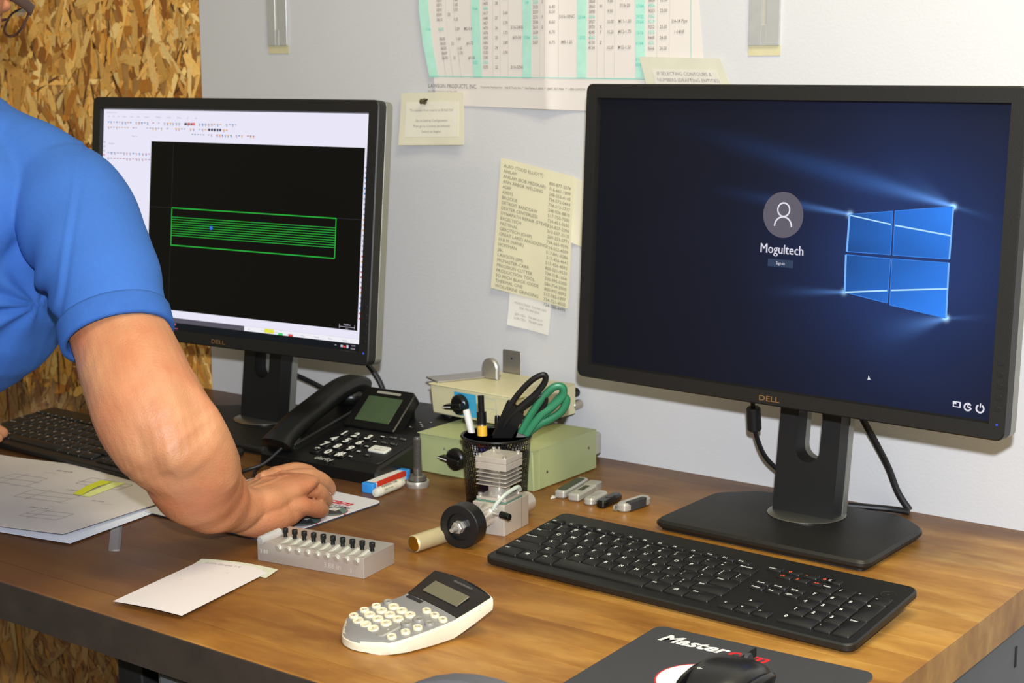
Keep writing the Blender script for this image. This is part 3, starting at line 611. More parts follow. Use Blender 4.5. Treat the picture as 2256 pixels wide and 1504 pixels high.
for a in ((.026,.0145,.060,.0148),(.026,.0003,.060,.0006),(.026,-.0155,.060,-.0152),(.0598,-.0155,.060,.0148)): mb.box(a[0],a[2],a[1],a[3],.0004,.0007)
mb.text('A',.016,.006,.0055,T(0,0,.0009)); mb.text('B',.016,-.010,.0055,T(0,0,.0009)); obj('label_lines',mb,mat('label_line',(130,160,190),.6),cb_,angle=-1)
rot_knob(cb_,FC@T(-.004,0,.0007),188,.0145,.0225)
screw(cb_,T(.0812,.030,.026)@RY(90))
for x,z in ((.072,.034),(.078,.018)): obj('rear_connector',MB().cyl((x-.002,.058,z),(x-.002,.078,z),.0065,14,e=.001),blk2 if z>.03 else scr_m,cb_)
# bracket on top
alu=mat('sheet_aluminium',(186,182,176),.38,.85,var=.05,scale=50); 
bk=root('metal_bracket','bent sheet metal bracket with rounded tab lying on the cream switch box','bracket',(-.456,-.080,.1057),-26)
obj('flat_strip',MB().prism(rrect(-.0205,.0205,-.050,.050,.002),0,.0024,.0004),alu,bk)
obj('rounded_tab',MB(T(.0265,.030,.0)@RZ(26)@RX(90)).prism([(-.014,0),(.014,0),(.014,.016)]+[(.014*math.cos(a),.016+.014*math.sin(a)) for a in [math.pi*k/10 for k in range(1,10)]]+[(-.014,.016)],-.0045,.0045,.002),alu,bk)
hb=root('metal_plate','upright sheet metal plate leaning behind the cream switch box','plate',(-.420,-.013,.0),-6)
obj('plate',MB(RX(90)).prism(rrect(-.018,.018,.0,.139,.003),-.0009,.0009,.0003),alu,hb); obj('rivet',MB(RX(90)).lathe([(.0015,0),(.0012,.0007),(0,.0009)],10,M=T(0,.127,.0009)),blk2,hb)
# ---------------------------------------------------------------- mesh pencil cup and contents
CX,CY=-.246,-.277
wire=mat('black_wire',(22,22,20),.3,.3,spec=.6)
cup=root('pencil_cup','black wire mesh pencil cup holding scissors and markers beside the switch boxes','cup',(CX,CY,0))
mb=MB(); nA,H=96,.088
def cr(z): return .0375+.0055*z/H
bmx=bmesh.new()
# diamond mesh as thin ribbons: two families of helical wires
for fam in (1,-1):
    for k in range(60):
        pts=[]; 
        for j in range(11):
            z=.002+(H-.004)*j/10; a=2*math.pi*k/60+fam*j*.062
            r_=cr(z); pts.append((r_*math.cos(a),r_*math.sin(a),z,a))
        vs=[];fs=[]
        for x,y,z,a in pts:
            ta=V((-math.sin(a),math.cos(a),0))*.00062; ra=V((math.cos(a),math.sin(a),0))*.00025*fam; c_=V((x,y,z))+ra
            vs+= [c_-ta,c_+ta]
        for j in range(10): fs.append((2*j,2*j+1,2*j+3,2*j+2))
        mb.add(vs,fs)
for j in range(26):
    z=.004+(H-.008)*j/25; vs=[];fs=[];n=64
    for k in range(n): a=2*math.pi*k/n; r_=cr(z); vs+=[(r_*math.cos(a),r_*math.sin(a),z-.00035),(r_*math.cos(a),r_*math.sin(a),z+.00035)]
    for k in range(n): q=(k+1)%n; fs.append((2*k,2*q,2*q+1,2*k+1))
    mb.add(vs,fs)
o=obj('wire_mesh',mb,wire,cup,angle=-1); o['kind']='stuff'
def ring(r,z,t,n=48): return [(r+t*math.cos(a),z+t*math.sin(a)) for a in [2*math.pi*k/8 for k in range(9)]]
obj('rim',MB().lathe(ring(cr(H)+.0002,H,.0019),48),wire,cup); obj('bottom_ring',MB().lathe(ring(cr(0),.0018,.0017),48),wire,cup); obj('bottom',MB().lathe([(0,.0006),(.037,.0006),(.037,.0014),(0,.0014)],40),wire,cup)
def tiltM(p,q):
    p=V(p);q=V(q); return T(*p)@(q-p).to_track_quat('Z','Y').to_matrix().to_4x4(),(q-p).length
# local points inside cup frame -> world
def cp(x,y,z): return (CX+x,CY+y,z)
wm=root('marker_pen','white capped marker pen leaning left in the mesh cup','marker',cp(-.010,-.005,.004))
A,L=tiltM((0,0,0),(-.034,.0,.112)); obj('barrel',MB(A).lathe([(.0,0),(.0042,.001),(.0045,.07),(.0045,.071)],16),mat('marker_white',(214,212,206),.45,var=.04),wm)
c_=obj('cap',MB(A).lathe([(.0047,.071),(.0047,L-.002),(.004,L)],16),mat('marker_white',(214,212,206),.45),wm)
obj('print',MB(A@T(.0,-.00475,.055)@RX(90)@RZ(90)).text('FINE POINT',-.016,-.001,.0045),navy,wm,angle=-1)
pm=root('paint_marker','dark paint marker with yellow, red and violet label standing in the mesh cup','marker',cp(-.008,-.014,.004))
A,L=tiltM((0,0,0),(-.010,.006,.134))
def band(a,b,r,col,nm): obj(nm,MB(A).lathe([(r,a),(r,b),(r-.0006,b+.0002)],18),col,pm)
band(0,.070,.0062,mat('violet_label',(62,44,120),.4),'label_band'); band(.0704,.078,.0063,mat('red_label',(205,56,36),.4),'label_band'); band(.0782,.097,.0063,mat('yellow_label',(226,176,52),.4),'label_band'); band(.0972,.114,.0062,mat('gloss_black',(16,16,16),.2),'collar'); band(.1143,L,.0040,mat('gloss_black',(16,16,16),.2),'push_button')
obj('silver_band',MB(A).lathe([(.0064,.0968),(.0064,.0985)],18),scr_m,pm)
obj('print',MB(A@T(0,-.0064,.06)@RX(90)@RZ(90)).text('VALVE',-.004,-.0015,.0055),leg_w,pm,angle=-1)
pc=root('black_pen','thin black pen with clip standing right of the paint marker in the mesh cup','pen',cp(.006,-.004,.004))
A,L=tiltM((0,0,0),(-.006,.006,.109)); obj('barrel',MB(A).lathe([(.001,0),(.0035,.008),(.0035,L-.004),(.003,L)],14),mat('gloss_black',(16,16,16),.2),pc); obj('clip',MB(A).rbox(-.001,.001,-.0052,-.0040,L-.035,L-.003,.0004,.0001),mat('gloss_black',(16,16,16),.2),pc)
steel=mat('polished_steel',(186,182,172),.28,.6,var=.04)
def scissors(label,base,tip_dir,right,col,loops,loc):
    r=root('scissors',label,'scissors',loc)
    up_=V(tip_dir).normalized(); rr=V(right); rr=(rr-up_*rr.dot(up_)).normalized(); nn=rr.cross(up_)
    A=Matrix((rr,up_,-nn)).transposed().to_4x4()
    for s,nm in ((1,'blade'),(-1,'blade')):
        obj(nm,MB(A).prism([(-.001*s,-.06),(.006*s,-.01),(.007*s,.03),(-.003*s,.03)][::s],.0008*s-.0006,.0008*s+.0006,.0002),steel,r)
    obj('pivot_screw',MB(A).lathe([(.0035,.0014),(.0035,.0028),(0,.003)],14,M=T(0,.008,0)),steel,r)
    for k,(pts,w_) in enumerate(loops):
        mb=MB(A); mb.tube([(x,y,(.002 if k else -.002)) for x,y in pts],w_,12,sub=6,flat=.8); h=obj('handle',mb,col,r)
    return r,A
bkp=mat('scissor_black',(24,24,24),.3); gnp=mat('scissor_green',(46,124,86),.35)
# black scissors: pair of loops, shank dropping into the cup
loopA=[(-.006,.028),(-.007,.050),(-.004,.075),(.004,.100),(.014,.112),(.019,.104),(.016,.086),(.008,.066),(-.0005,.046),(-.003,.028)]
loopB=[(.004,.028),(.006,.048),(.013,.064),(.021,.080),(.029,.082),(.032,.070),(.028,.056),(.019,.046),(.010,.038),(.005,.028)]
sc1,A1=scissors('black handled scissors leaning right in the mesh cup',None,(.52,.06,1.0),(.8,.6,0),bkp,[(loopA,.0044),(loopB,.0044)],cp(.004,-.004,.078))
obj('shank',MB(A1).prism(rpoly([(-.010,.060),(.013,.052),(.010,.0),(-.008,-.005)],.003),-.0055,.0055,.0015),bkp,sc1)
sc2,A2=scissors('green handled scissors behind the black ones in the mesh cup',None,(.42,.10,1.0),(.8,.6,0),gnp,[([(-.003,.028),(-.001,.052),(.004,.078),(.012,.098),(.022,.102),(.026,.092),(.020,.076),(.010,.058),(.003,.028)],.0058),([(.005,.028),(.014,.044),(.026,.058),(.034,.072),(.034,.086),(.026,.088),(.020,.072),(.010,.050),(.004,.030)],.0060)],cp(.022,.010,.068))
# ---------------------------------------------------------------- model engine
em_=mat('machined_aluminium',(206,198,184),.32,.45,var=.04,scale=60,bump=.05,bscale=400); shiny=mat('turned_aluminium',(214,208,196),.24,.6,var=.03)
en=root('model_engine','small aluminium model engine with cooling fins and black flywheel before the mesh cup','engine',(-.178,-.357,0),8)
obj('crankcase',MB().rbox(-.0215,.0215,-.030,.030,0,.0375,.0012,.0006),em_,en)
obj('crankcase_seam',MB().box(.0214,.0217,.012,.0128,0,.0375),mat('seam_dark',(60,56,50),.6),en)
for z,y in ((.007,-.016),): obj('screw',MB(T(-.013,-.030,.006)@RX(90)).lathe([(.0028,0),(.0028,.0014),(.0012,.0014),(.0012,.0006),(0,.0006)],14),steel,en)
obj('mounting_flange',MB(T(0,-.004,0)).rbox(-.020,.020,-.020,.020,.0392,.0425,.001,.0004),em_,en); obj('gasket',MB(T(0,-.004,0)).rbox(-.0205,.0205,-.0205,.0205,.0378,.0390,.001,.0002),mat('gasket_green',(86,128,110),.6),en)
CC=T(0,-.004,0)
obj('cylinder',MB(CC).lathe([(.0130,.0425),(.0130,.0560),(.0115,.0562),(.0115,.078)],32),shiny,en)
for k in range(4): obj('cooling_fin',MB(CC).rbox(-.0205,.0205,-.0205,.0205,.0570+k*.0048,.0583+k*.0048,.002,.0003),shiny,en)
obj('cylinder_head',MB(CC).rbox(-.0205,.0205,-.0205,.0205,.0762,.0838,.0008,.0004),em_,en); obj('head_cap',MB(CC).rbox(-.0205,.0205,-.0205,.0205,.0850,.0912,.0008,.0004).rbox(-.019,.019,-.019,.019,.0838,.0850,.001,0),em_,en)
for x in (-.0165,.0165):
    for y in (-.0165,.0165):
        obj('screw',MB(CC).lathe([(.0024,.0912),(.0024,.0938),(.0011,.0938),(.0011,.0925),(0,.0925)],12,M=T(x,y)),steel,en); obj('screw',MB(CC).lathe([(.0026,.0425),(.0026,.0465),(0,.0465)],12,M=T(x,y)),steel,en)
obj('glow_plug',MB(CC).lathe([(.0042,.0912),(.0042,.0928),(.0020,.0928),(.0020,.0965),(.0012,.0965),(.0012,.0995),(0,.0995)],6),steel,en)
obj('shaft_housing',MB().cyl((-.002,-.030,.0245),(-.002,-.062,.0245),.0135,28,e=.001).cyl((-.002,-.062,.0245),(-.002,-.074,.0245),.0085,24),shiny,en)
F_=T(-.002,-.0735,.0252)@RX(90)
obj('flywheel',MB(F_).lathe([(.006,0),(.0242,0),(.0252,.001),(.0252,.0195),(.0242,.0205),(.0160,.0205),(.0150,.0165),(.006,.0165)],48),mat('blackened_steel',(34,34,34),.38,.4,var=.08,bump=.1,bscale=300),en)
obj('hub_nut',MB(F_).lathe([(.0075,.0165),(.0075,.0205),(.0066,.0215)],6),steel,en); obj('hub_nut',MB(F_@T(0,0,.0058)).lathe([(.0072,.0165),(.0072,.0200),(.006,.021)],6),steel,en); obj('crankshaft',MB(F_).lathe([(.0042,.0165),(.0042,.029),(.0026,.033),(.0026,.0365),(0,.037)],18),steel,en)
obj('carburettor',MB().cyl((.006,-.030,.030),(.006,-.040,.030),.0055,14).cyl((.004,-.036,.030),(.026,-.040,.030),.0032,14),steel,en); obj('needle_cap',MB().cyl((.022,-.040,.030),(.036,-.043,.0285),.0042,16,e=.001),mat('gloss_black',(16,16,16),.2),en); obj('hex_fitting',MB(T(-.001,-.038,.032)@RY(90)).lathe([(.0045,0),(.0045,.006)],6),steel,en)
obj('fuel_tube',MB().tube([(.010,-.037,.032),(.013,-.035,.039),(.018,-.024,.048),(.0225,-.008,.053),(.0235,.001,.053),(.0225,.006,.048)],.0024,10),mat('milky_tube',(206,214,200),.3,trans=.25),en)
obj('rear_cover',MB().cyl((.002,.030,.018),(.002,.062,.018),.0125,24,e=.001),em_,en)
# knurled brass rod
bs=root('knurled_rod','short knurled brass rod lying on the bench behind the black flywheel','rod',(-.197,-.473,0),-4)
n=60; vs=[];fs=[]; prof=[(.0088,0),(.0098,.0010)]+[(.0100,.002+.0012*k) for k in range(44)]+[(.0095,.0565)]
mb=MB(T(0,-.020,.0101)@RX(-90))
for k,(r_,z) in enumerate(prof):
    for i in range(n): kk=.00022*((i+k)%2) if 1<k<len(prof)-1 else 0; a=2*math.pi*i/n; vs.append(((r_-kk)*math.cos(a),(r_-kk)*math.sin(a),z))
for k in range(len(prof)-1):
    for i in range(n): j=(i+1)%n; fs.append((k*n+i,k*n+j,(k+1)*n+j,(k+1)*n+i))
mb.add(vs,fs); fs=[]; mb.add([],[]); obj('knurled_body',mb,mat('knurled_brass',(204,188,144),.42,.4,var=.06),bs,angle=20)
obj('end_face',MB(T(0,-.020,.0101)@RX(90)).lathe([(.0088,-.0006),(.0080,.0002),(0,.0003)],32),mat('brass_face',(196,148,50),.3,.9,var=.05),bs)
# bolt standing in a bearing
bo=root('bolt','dark socket head bolt standing head down on a steel bearing beside the green box','bolt',(-.380,-.272,.0085))
bm_=mat('dark_steel',(104,100,94),.35,.5,var=.08)
mb=MB().lathe([(.0105,0),(.0115,.0006),(.0115,.0060),(.0100,.0075),(.0055,.0075),(.0055,.016)],28); obj('head',mb,bm_,bo)
pr=[(.0052,.016)]; z=.017
while z<.055: pr+=[(.0056,z),(.0044,z+.0009)]; z+=.0018
pr+=[(.004,.057),(0,.057)]; obj('threaded_shank',MB().lathe(pr,24),bm_,bo,angle=20)
be=root('bearing','silver ball bearing ring lying flat under the standing bolt','bearing',(-.380,-.272,0))
obj('outer_ring',MB().lathe([(.0125,0),(.0148,0),(.0152,.0006),(.0152,.0078),(.0148,.0084),(.0125,.0084),(.0122,.0075),(.0122,.001)],40),steel,be); obj('inner_ring',MB().lathe([(0,.0005),(.0118,.0005),(.0118,.0080),(.0,.0084)],32),bm_,be)
# eraser pack and tube
ep=root('eraser_pack','flat white and red sleeve with blue plastic ends left of the bolt','box',(-.416,-.292,0),8)
obj('sleeve',MB().rbox(-.0085,.0085,-.036,.034,0.0003,.0125,.001,.0004),mat('sleeve_white',(226,222,214),.5),ep); obj('red_stripe',MB().box(.0052,.0088,-.0355,.033,.0126,.0128).box(.0086,.0088,-.0355,.033,.0060,.0127),mat('red_label',(205,56,36),.4),ep)
for a,b in ((-.046,-.0362),(.0342,.044)): obj('end_cap',MB().rbox(-.009,.009,a,b,0,.013,.002,.0008),mat('cap_blue',(48,140,214),.4),ep)
et=root('lead_tube','clear round tube with printed label lying beside the blue ended sleeve','tube',(-.391,-.313,0),8)
obj('tube',MB(T(0,-.036,.0062)@RX(-90)).lathe([(.0,0),(.0050,.0008),(.0060,.003),(.0060,.058),(.0045,.064),(0,.065)],24),mat('milky_plastic',(222,218,204),.3,trans=.15),et)
obj('label_band',MB(T(0,-.026,.0062)@RX(-90)).lathe([(.0062,0),(.0062,.044)],24),mat('label_ivory',(214,208,186),.5),et); obj('print',MB(T(.0040,-.024,.0111)@RY(40)@RZ(90)).text('MARKING TUBE',0,0,.0050).text('LEAD 0.9 mm',0,-.0045,.0035),blk2,et,angle=-1)
# ---------------------------------------------------------------- usb sticks and card knife
silv=mat('silver_gloss',(188,186,176),.28,.4,var=.03)
def stick(label,x,y,rz,L,Wd,Hh,body,insets=(),r=.004,cat='usb stick',name='usb_stick'):
    o=root(name,label,cat,(x,y,0),rz,None); obj('body',MB().rbox(-Wd/2,Wd/2,0,L,0.0002,Hh,r,Hh*.22),body,o)
    for nm,a,m_ in insets: obj(nm,MB().rbox(a[0],a[1],a[2],a[3],a[4],a[5],a[6],.0004),m_,o)
    return o
u1=stick('silver usb stick with long black panel, next to the green box',-.1955,-.212,11,.078,.0155,.0105,silv,[('inlay',(-.0062,.0062,.006,.070,.0104,.0112,.004),mat('inlay_dark',(46,50,42),.3))])
obj('white_tab',MB().prism([(-.007,0),(-.003,-.013),(.001,-.001)],0.0003,.002,.0002,M=T(-.006,.006)),mat('sleeve_white',(226,222,214),.5),u1)
u2=stick('silver rectangular usb stick with dark label window, second from the green box',-.1735,-.213,10,.072,.0165,.0105,silv,[('label_window',(-.0035,.0035,.020,.045,.0103,.0109,.001),mat('inlay_dark',(46,50,42),.3)),('cap',(-.0086,.0086,.050,.0725,-.0001,.0108,.003),silv)],.003)
u3=stick('short silver usb stick with rounded end, third from the green box',-.1485,-.217,8,.046,.0155,.0095,silv,[('tray',(-.004,.004,.012,.034,.0093,.0099,.001),steel)],.006)
u4=stick('all black usb stick between two silver ones',-.129,-.219,6,.050,.0145,.0100,mat('gloss_black',(16,16,16),.2),[('oval_inlay',(-.0042,.0042,.018,.038,.0098,.0106,.004),mat('inlay_grey',(52,52,52),.35))],.006)
u5=stick('silver usb stick with black rubber grip and key ring, rightmost of the row',-.100,-.2185,-6,.055,.0175,.0115,silv,[('rubber_grip',(.001,.0090,.008,.044,.0012,.0122,.0035),mat('rubber_dark',(52,52,54),.6))],.0075)
obj('key_ring',MB(T(-.007,.0005,.005)@RY(80)).lathe([(.0035+.0007*math.cos(a),.0007*math.sin(a)) for a in [2*math.pi*k/6 for k in range(7)]],14),steel,u5)
for o_ in (u1,u2,u3,u4,u5): o_['group']='usb sticks in a row behind the keyboard'
# ---------------------------------------------------------------- drilled aluminium block
ab=root('fixture_block','machined aluminium fixture block with ten slanted pins and black screws','block',(-.2545,-.5765,0),9)
bx,by,bz=.0705,.0305,.0232
obj('body',MB().rbox(-bx,bx,-by,by,0,bz,.0006,.0004),mat('milled_block',(186,178,168),.36,.5,var=.05,scale=18,bump=.06,bscale=300),ab)
pin=mat('satin_pin',(196,194,180),.2,.5); clr=mat('clear_acrylic',(225,225,220),.12,trans=.6)
bolt_m=mat('black_oxide',(38,40,40),.3,.5)
for k in range(10):
    x=.053-.0128*k
    if k<9: obj('slanted_pin',MB().cyl((x+.0080,-by-.0022,bz-.0052),(x+.0105,-by+.0205,bz+.0004),.0043,18,e=.0012),pin,ab)
    else: obj('slanted_pin',MB().cyl((x-.002,-by-.003,bz+.0010),(x+.004,-by+.026,bz+.0042),.0050,18,e=.0006),clr,ab,label='clear loose pin lying across the end')
    y=-by+.0255
    obj('cap_screw',MB(T(x+.0118,y,bz)).lathe([(.0023,0),(.0023,.0045),(.0031,.0046),(.0033,.0050),(.0033,.0094),(.0030,.0098),(.0018,.0098),(.0018,.0086),(0,.0086)],14),bolt_m,ab)
obj('scribed_note',MB(T(.018,-by-.0001,.0055)@RX(90)).text('3.88 in',0,0,.0085).text('3',.034,-.001,.0065).text('3.88',-.085,.004,.0065),mat('scribe_light',(222,220,214),.3,.5),ab,angle=-1)
# ---------------------------------------------------------------- calculator
ca=root('calculator','cream and grey desk calculator with round keys and raised black display','calculator',(-.0515,-.7405,0),-17)
cream=mat('cream_plastic',(216,206,180),.35,var=.03,scale=25); cgrey=mat('calc_grey',(150,148,146),.36,.35,var=.04,scale=25)
YS=[0,.003,.008,.021,.043,.063,.076,.084,.096,.116]; WS=[.033,.038,.0435,.0480,.0485,.0470,.0468,.0480,.0500,.0525]; TS=[.0065,.009,.0120,.0150,.0172,.0188,.0205,.0235,.0285,.0370]; BS=[.001,0,0,0,0,0,.001,.005,.0115,.0230]; BB=[-.016,-.015,-.010,-.003,0,0,0,.001,.003,.006]
def interp(y,T_):
    for k in range(len(YS)-1):
        if y<=YS[k+1]: t=(y-YS[k])/(YS[k+1]-YS[k]); return T_[k]*(1-t)+T_[k+1]*t
    return T_[-1]
def calc_shell(y0,y1,inset,dz,nst,full,topedge=.0):
    vs=[];fs=[]; X=[-1,-.8,-.5,-.2,.2,.5,.8,1]
    rows=[]
    for k in range(nst+1):
        y=y0+(y1-y0)*k/nst; w_=interp(y,WS)-inset; zt=interp(y,TS)+dz; zb=interp(y,BS); b=interp(y,BB)
        pts=[]
        if full:
            h=zt-zb
            for f_,q in ((0,.90),(.12,.97),(.5,1),(1,.993)):
                for x in X: pts.append((x*w_*q,zb+h*f_ if f_<1 else zt-.0018))
            for x in X: pts.append((x*w_*.955,zt+.0012*(1-x*x)-(.0004 if abs(x)==1 else 0)))
        else:
            for x in X: pts.append((x*w_,zt+.0012*(1-x*x)))
            for x in X[::-1]: pts.append((x*w_,zt-.002))
        rows.append([(x,y+b*(1-(x/(w_+1e-6))**2),z) for x,z in pts])
    n=len(rows[0]); vs=[p for r_ in rows for p in r_]
    if full:
        m=len(X); loop=[l*m for l in range(5)]+[4*m+i for i in range(1,m)]+[l*m+m-1 for l in (3,2,1,0)]+[i for i in range(m-2,0,-1)]
        for k in range(nst):
            for a,b_ in zip(loop,loop[1:]+loop[:1]): fs.append((k*n+a,k*n+b_,(k+1)*n+b_,(k+1)*n+a))
        for e_ in (0,nst*n):
            for l in range(4):
                for i in range(m-1): fs.append((e_+l*m+i,e_+l*m+i+1,e_+(l+1)*m+i+1,e_+(l+1)*m+i))
        mb=MB().add(vs,fs); used=sorted({i for f in mb.f for i in f}); mp_={o:i for i,o in enumerate(used)}
        mb.v=[mb.v[i] for i in used]; mb.f=[[mp_[i] for i in f] for f in mb.f]; return mb
    for k in range(nst):
        for a in range(n): b_=(a+1)%n; fs.append((k*n+a,k*n+b_,(k+1)*n+b_,(k+1)*n+a))
    fs+=[list(range(n)),[nst*n+i for i in range(n)]]
    return MB().add(vs,fs)
obj('body',calc_shell(0,.116,0,0,40,True),cream,ca); obj('face_plate',calc_shell(.0005,.079,.0028,.0006,24,False),cgrey,ca); obj('display_panel',calc_shell(.0795,.1155,.0035,.0009,16,False),mat('display_black',(30,30,30),.22,var=.03),ca)
def calcfr(x,y,dz=0):
    z=interp(y,TS)+.0012*(1-(x/.048)**2)+dz; z2=interp(y+.004,TS)-interp(y-.004,TS)
    return T(x,y,z)@Matrix.Rotation(math.atan2(z2,.008),4,'X')
obj('lcd_window',MB(calcfr(0,.0965,.0004)).rbox(-.030,.030,-.0085,.0085,.0,.0011,.001,.0002),mat('lcd_olive',(104,100,80),.22,var=.04),ca,label='blank olive liquid crystal window')
obj('maker_text',MB(calcfr(.006,.1115,.0014)).text('TEXAS INSTRUMENTS',0,0,.0033,al='C'),mat('legend_dim2',(120,118,112),.6),ca,angle=-1)
obj('solar_strip',MB(calcfr(-.022,.0765,.0008)).rbox(-.016,.010,-.0028,.0018,0,.0005,.0005,.0001),mat('display_black',(30,30,30)),ca); obj('slide_glint',MB(calcfr(-.036,.0765,.0008)).rbox(-.004,.004,-.001,.001,0,.0008,.0008,.0002),silv,ca)
kc=mat('key_cream',(214,204,172),.4,var=.03); kg=mat('key_grey',(138,134,124),.4)
def ckey(x,y,rx,ry,m_,s):
    mb=MB(calcfr(x,y,.0002)); vs=[];fs=[];n=20
    for k,(q,z) in enumerate(((1,-.001),(1,.0022),(.9,.0030),(.74,.0031),(.60,.0026),(0.05,.0024))):
        for i in range(n): a=6.28318*i/n; vs.append((rx*q*math.cos(a),ry*q*math.sin(a),z))
    for k in range(5):
        for i in range(n): j=(i+1)%n; fs.append((k*n+i,k*n+j,(k+1)*n+j,(k+1)*n+i))
    fs.append([5*n+i for i in range(n)]); mb.add(vs,fs)
    mb.text(s,0,-.0017,.0045,T(0,0,.00275),1,'C'); obj('key',mb,[m_,mat('legend_ink',(96,88,74),.6)],ca,angle=40)
cx=[-.0385,-.0235,-.0085,.0065,.0215,.0365]; cy=[.010,.0235,.037,.0505]
lab=[['ON/C','C','%','M'],['0','1','4','7'],['.','2','5','8'],['=','3','6','9'],[None,None,'-','x'],['SET','TAX','GT','/']]
for c_ in range(6):
    for r_ in range(4):
        s=lab[c_][r_]
        if s is None: continue
        g=(c_==4) or (c_==0 and r_==3) or (c_==5 and r_==3)
        x,y=cx[c_],cy[r_]+(.003 if c_ in (0,5) else 0)
        ckey(x*(.93 if r_==0 else 1),y,.0052 if c_ in(0,5) else .0064,.0046 if c_ in(0,5) else .0054,kg if g else kc,s if len(s)<3 else s[:2])
for x,s in ((.010,'MC'),(.0240,'MR'),(.0380,'M')): ckey(x,.0675,.0054,.0042,kc,s)
A=calcfr(cx[4],.0170,.0002); mb=MB(A).rbox(-.0060,.0060,-.0125,.0135,-.001,.0026,.005,.001); mb.text('+',0,-.002,.006,T(0,0,.0027),1,'C'); obj('key',mb,[kg,leg_w],ca,label='tall grey plus key')
# ---------------------------------------------------------------- papers
paper=mat('paper_white',(232,228,226),.7,var=.02,scale=12); aged=mat('paper_aged',(206,196,186),.75,var=.09,scale=7); pal_=mat('paper_cream',(222,216,190),.75,var=.04,scale=20)
def sheet(mb,F,nx,ny,th=.0003,mi=0):
    # F(u,v)->point; thin closed sheet
    vs=[];fs=[];m=(nx+1)*(ny+1)
    for s in (0,1):
        for j in range(ny+1):
            for i in range(nx+1): p=V(F(i/nx,j/ny)); vs.append(p+V((0,0,-th))*s if not callable(th) else p+th(i/nx,j/ny)*s)
    for j in range(ny):
        for i in range(nx): k=j*(nx+1)+i; fs.append((k,k+1,k+nx+2,k+nx+1)); fs.append((m+k,m+k+nx+1,m+k+nx+2,m+k+1))
    for i in range(nx): fs.append((i+1,i,m+i,m+i+1)); k=ny*(nx+1)+i; fs.append((k,k+1,m+k+1,m+k))
    for j in range(ny): k=j*(nx+1); fs.append((k,k+nx+1,m+k+nx+1,m+k)); k+=nx; fs.append((k+nx+1,k,m+k,m+k+nx+1))
    mb.add(vs,fs,mi); return mb
dr=root('drawing_sheet','smudged pencil drawing sheet with yellow flag lying at the left front of the bench','paper',(-.78,-.606,0),9)
def DF(u,v,o=0.0):
    x=-.215+.43*u; y=-.135+.268*v; z=.0032+o+.011*max(0,u-.55)**1.5*(1-v)*2+.0015*math.sin(u*9)*math.sin(v*5)+.004*max(0,.25-v)*u
    return (x,y,z)
obj('sheet',sheet(MB(),lambda u,v:DF(u,v),30,20),aged,dr)
pencil=mat('pencil_grey',(118,108,108),.8); mb=MB(); rnd=random.Random(11)
def dline(a,b,t=.0003):
    d=(V(b)-V(a)); n_=V((-d.y,d.x)).normalized()*t; P=[V(a)-n_,V(b)-n_,V(b)+n_,V(a)+n_]
    mb.add([(*p,DF((p.x+.215)/.43,(p.y+.135)/.268)[2]+.0003) for p in P],[(0,1,2,3)])
def dtext(s,x,y,h): mb.text(s,0,0,1,None,0,'L',1,0,f=lambda a,b:(x+a*h,y+b*h,DF((x+a*h+.215)/.43,(y+b*h+.135)/.268)[2]+.0003))
for (x,y,w_,h_) in ((.02,-.02,.08,.035),(-.06,.02,.06,.04),(.05,.06,.07,.03),(-.16,-.06,.09,.05),(.10,-.09,.06,.03)):
    dline((x,y),(x+w_,y));dline((x+w_,y),(x+w_,y+h_));dline((x+w_,y+h_),(x,y+h_));dline((x,y+h_),(x,y));dline((x,y+h_*.4),(x+w_,y+h_*.55));dline((x+w_*.3,y-.006),(x+w_*.3,y+h_+.008))
for s,x,y in (('.375 DIA',.0,-.05),('3.88',-.09,.0),('1.250 REF',.06,.03),('DRILL THRU 10 PL',-.05,-.085),('TAP 1/4-20',.08,-.055),('2.250',-.13,.04),('.50 TYP',.13,.0),('QTY 12',-.17,.09),('SEE NOTE',-.02,.095)): dtext(s,x,y,.0065)
for k in range(26): x,y=rnd.uniform(-.2,.19),rnd.uniform(-.12,.12); a=rnd.uniform(-.2,.3); l=rnd.uniform(.006,.03); dline((x,y),(x+l*math.cos(a),y+l*math.sin(a)),.00022)
obj('pencil_marks',mb,pencil,dr,angle=-1)
fl_=mat('flag_yellow',(214,216,40),.6,var=.04); fp=mat('flag_paper',(226,230,140),.6)
dri=(T(-.78,-.606,0)@RZ(9)).inverted()
def wp(x,y,z): p=dri@V((x,y,0)); return (p.x,p.y,DF((p.x+.215)/.43,(p.y+.135)/.268)[2]+z)
mb=MB(); mb.add([wp(-.699,-.576,.0008),wp(-.683,-.575,.0010),wp(-.694,-.545,.0032),wp(-.706,-.506,.0010),wp(-.725,-.510,.0008),wp(-.713,-.543,.0022)],[(0,1,2,5),(5,2,3,4)]); obj('sticky_flag',mb,fl_,dr,angle=-1)
mb=MB().add([wp(-.683,-.575,.0006),wp(-.668,-.573,.0006),wp(-.690,-.498,.0006),wp(-.706,-.506,.0007)],[(0,1,2,3)]); obj('sticky_flag',mb,fp,dr,angle=-1,label='pale lower leaf of the yellow flag')
ds=root('drawing_sheet','clean white folded sheet under the smudged pencil drawing','paper',(-.772,-.608,0),9.5)
obj('sheet',sheet(MB(),lambda u,v:(-.215+.436*u,-.139+.262*v,.0012+.006*max(0,u-.6)**1.3*(1-v)),24,12),mat('paper_blue_white',(222,226,236),.7,var=.02,scale=12),ds)
ic=root('index_card','white index card lying near the front edge of the bench','card',(-.3035,-.7265,0),0)
c4=[(-.329,-.81),(-.240,-.797),(-.278,-.635),(-.366,-.657)]
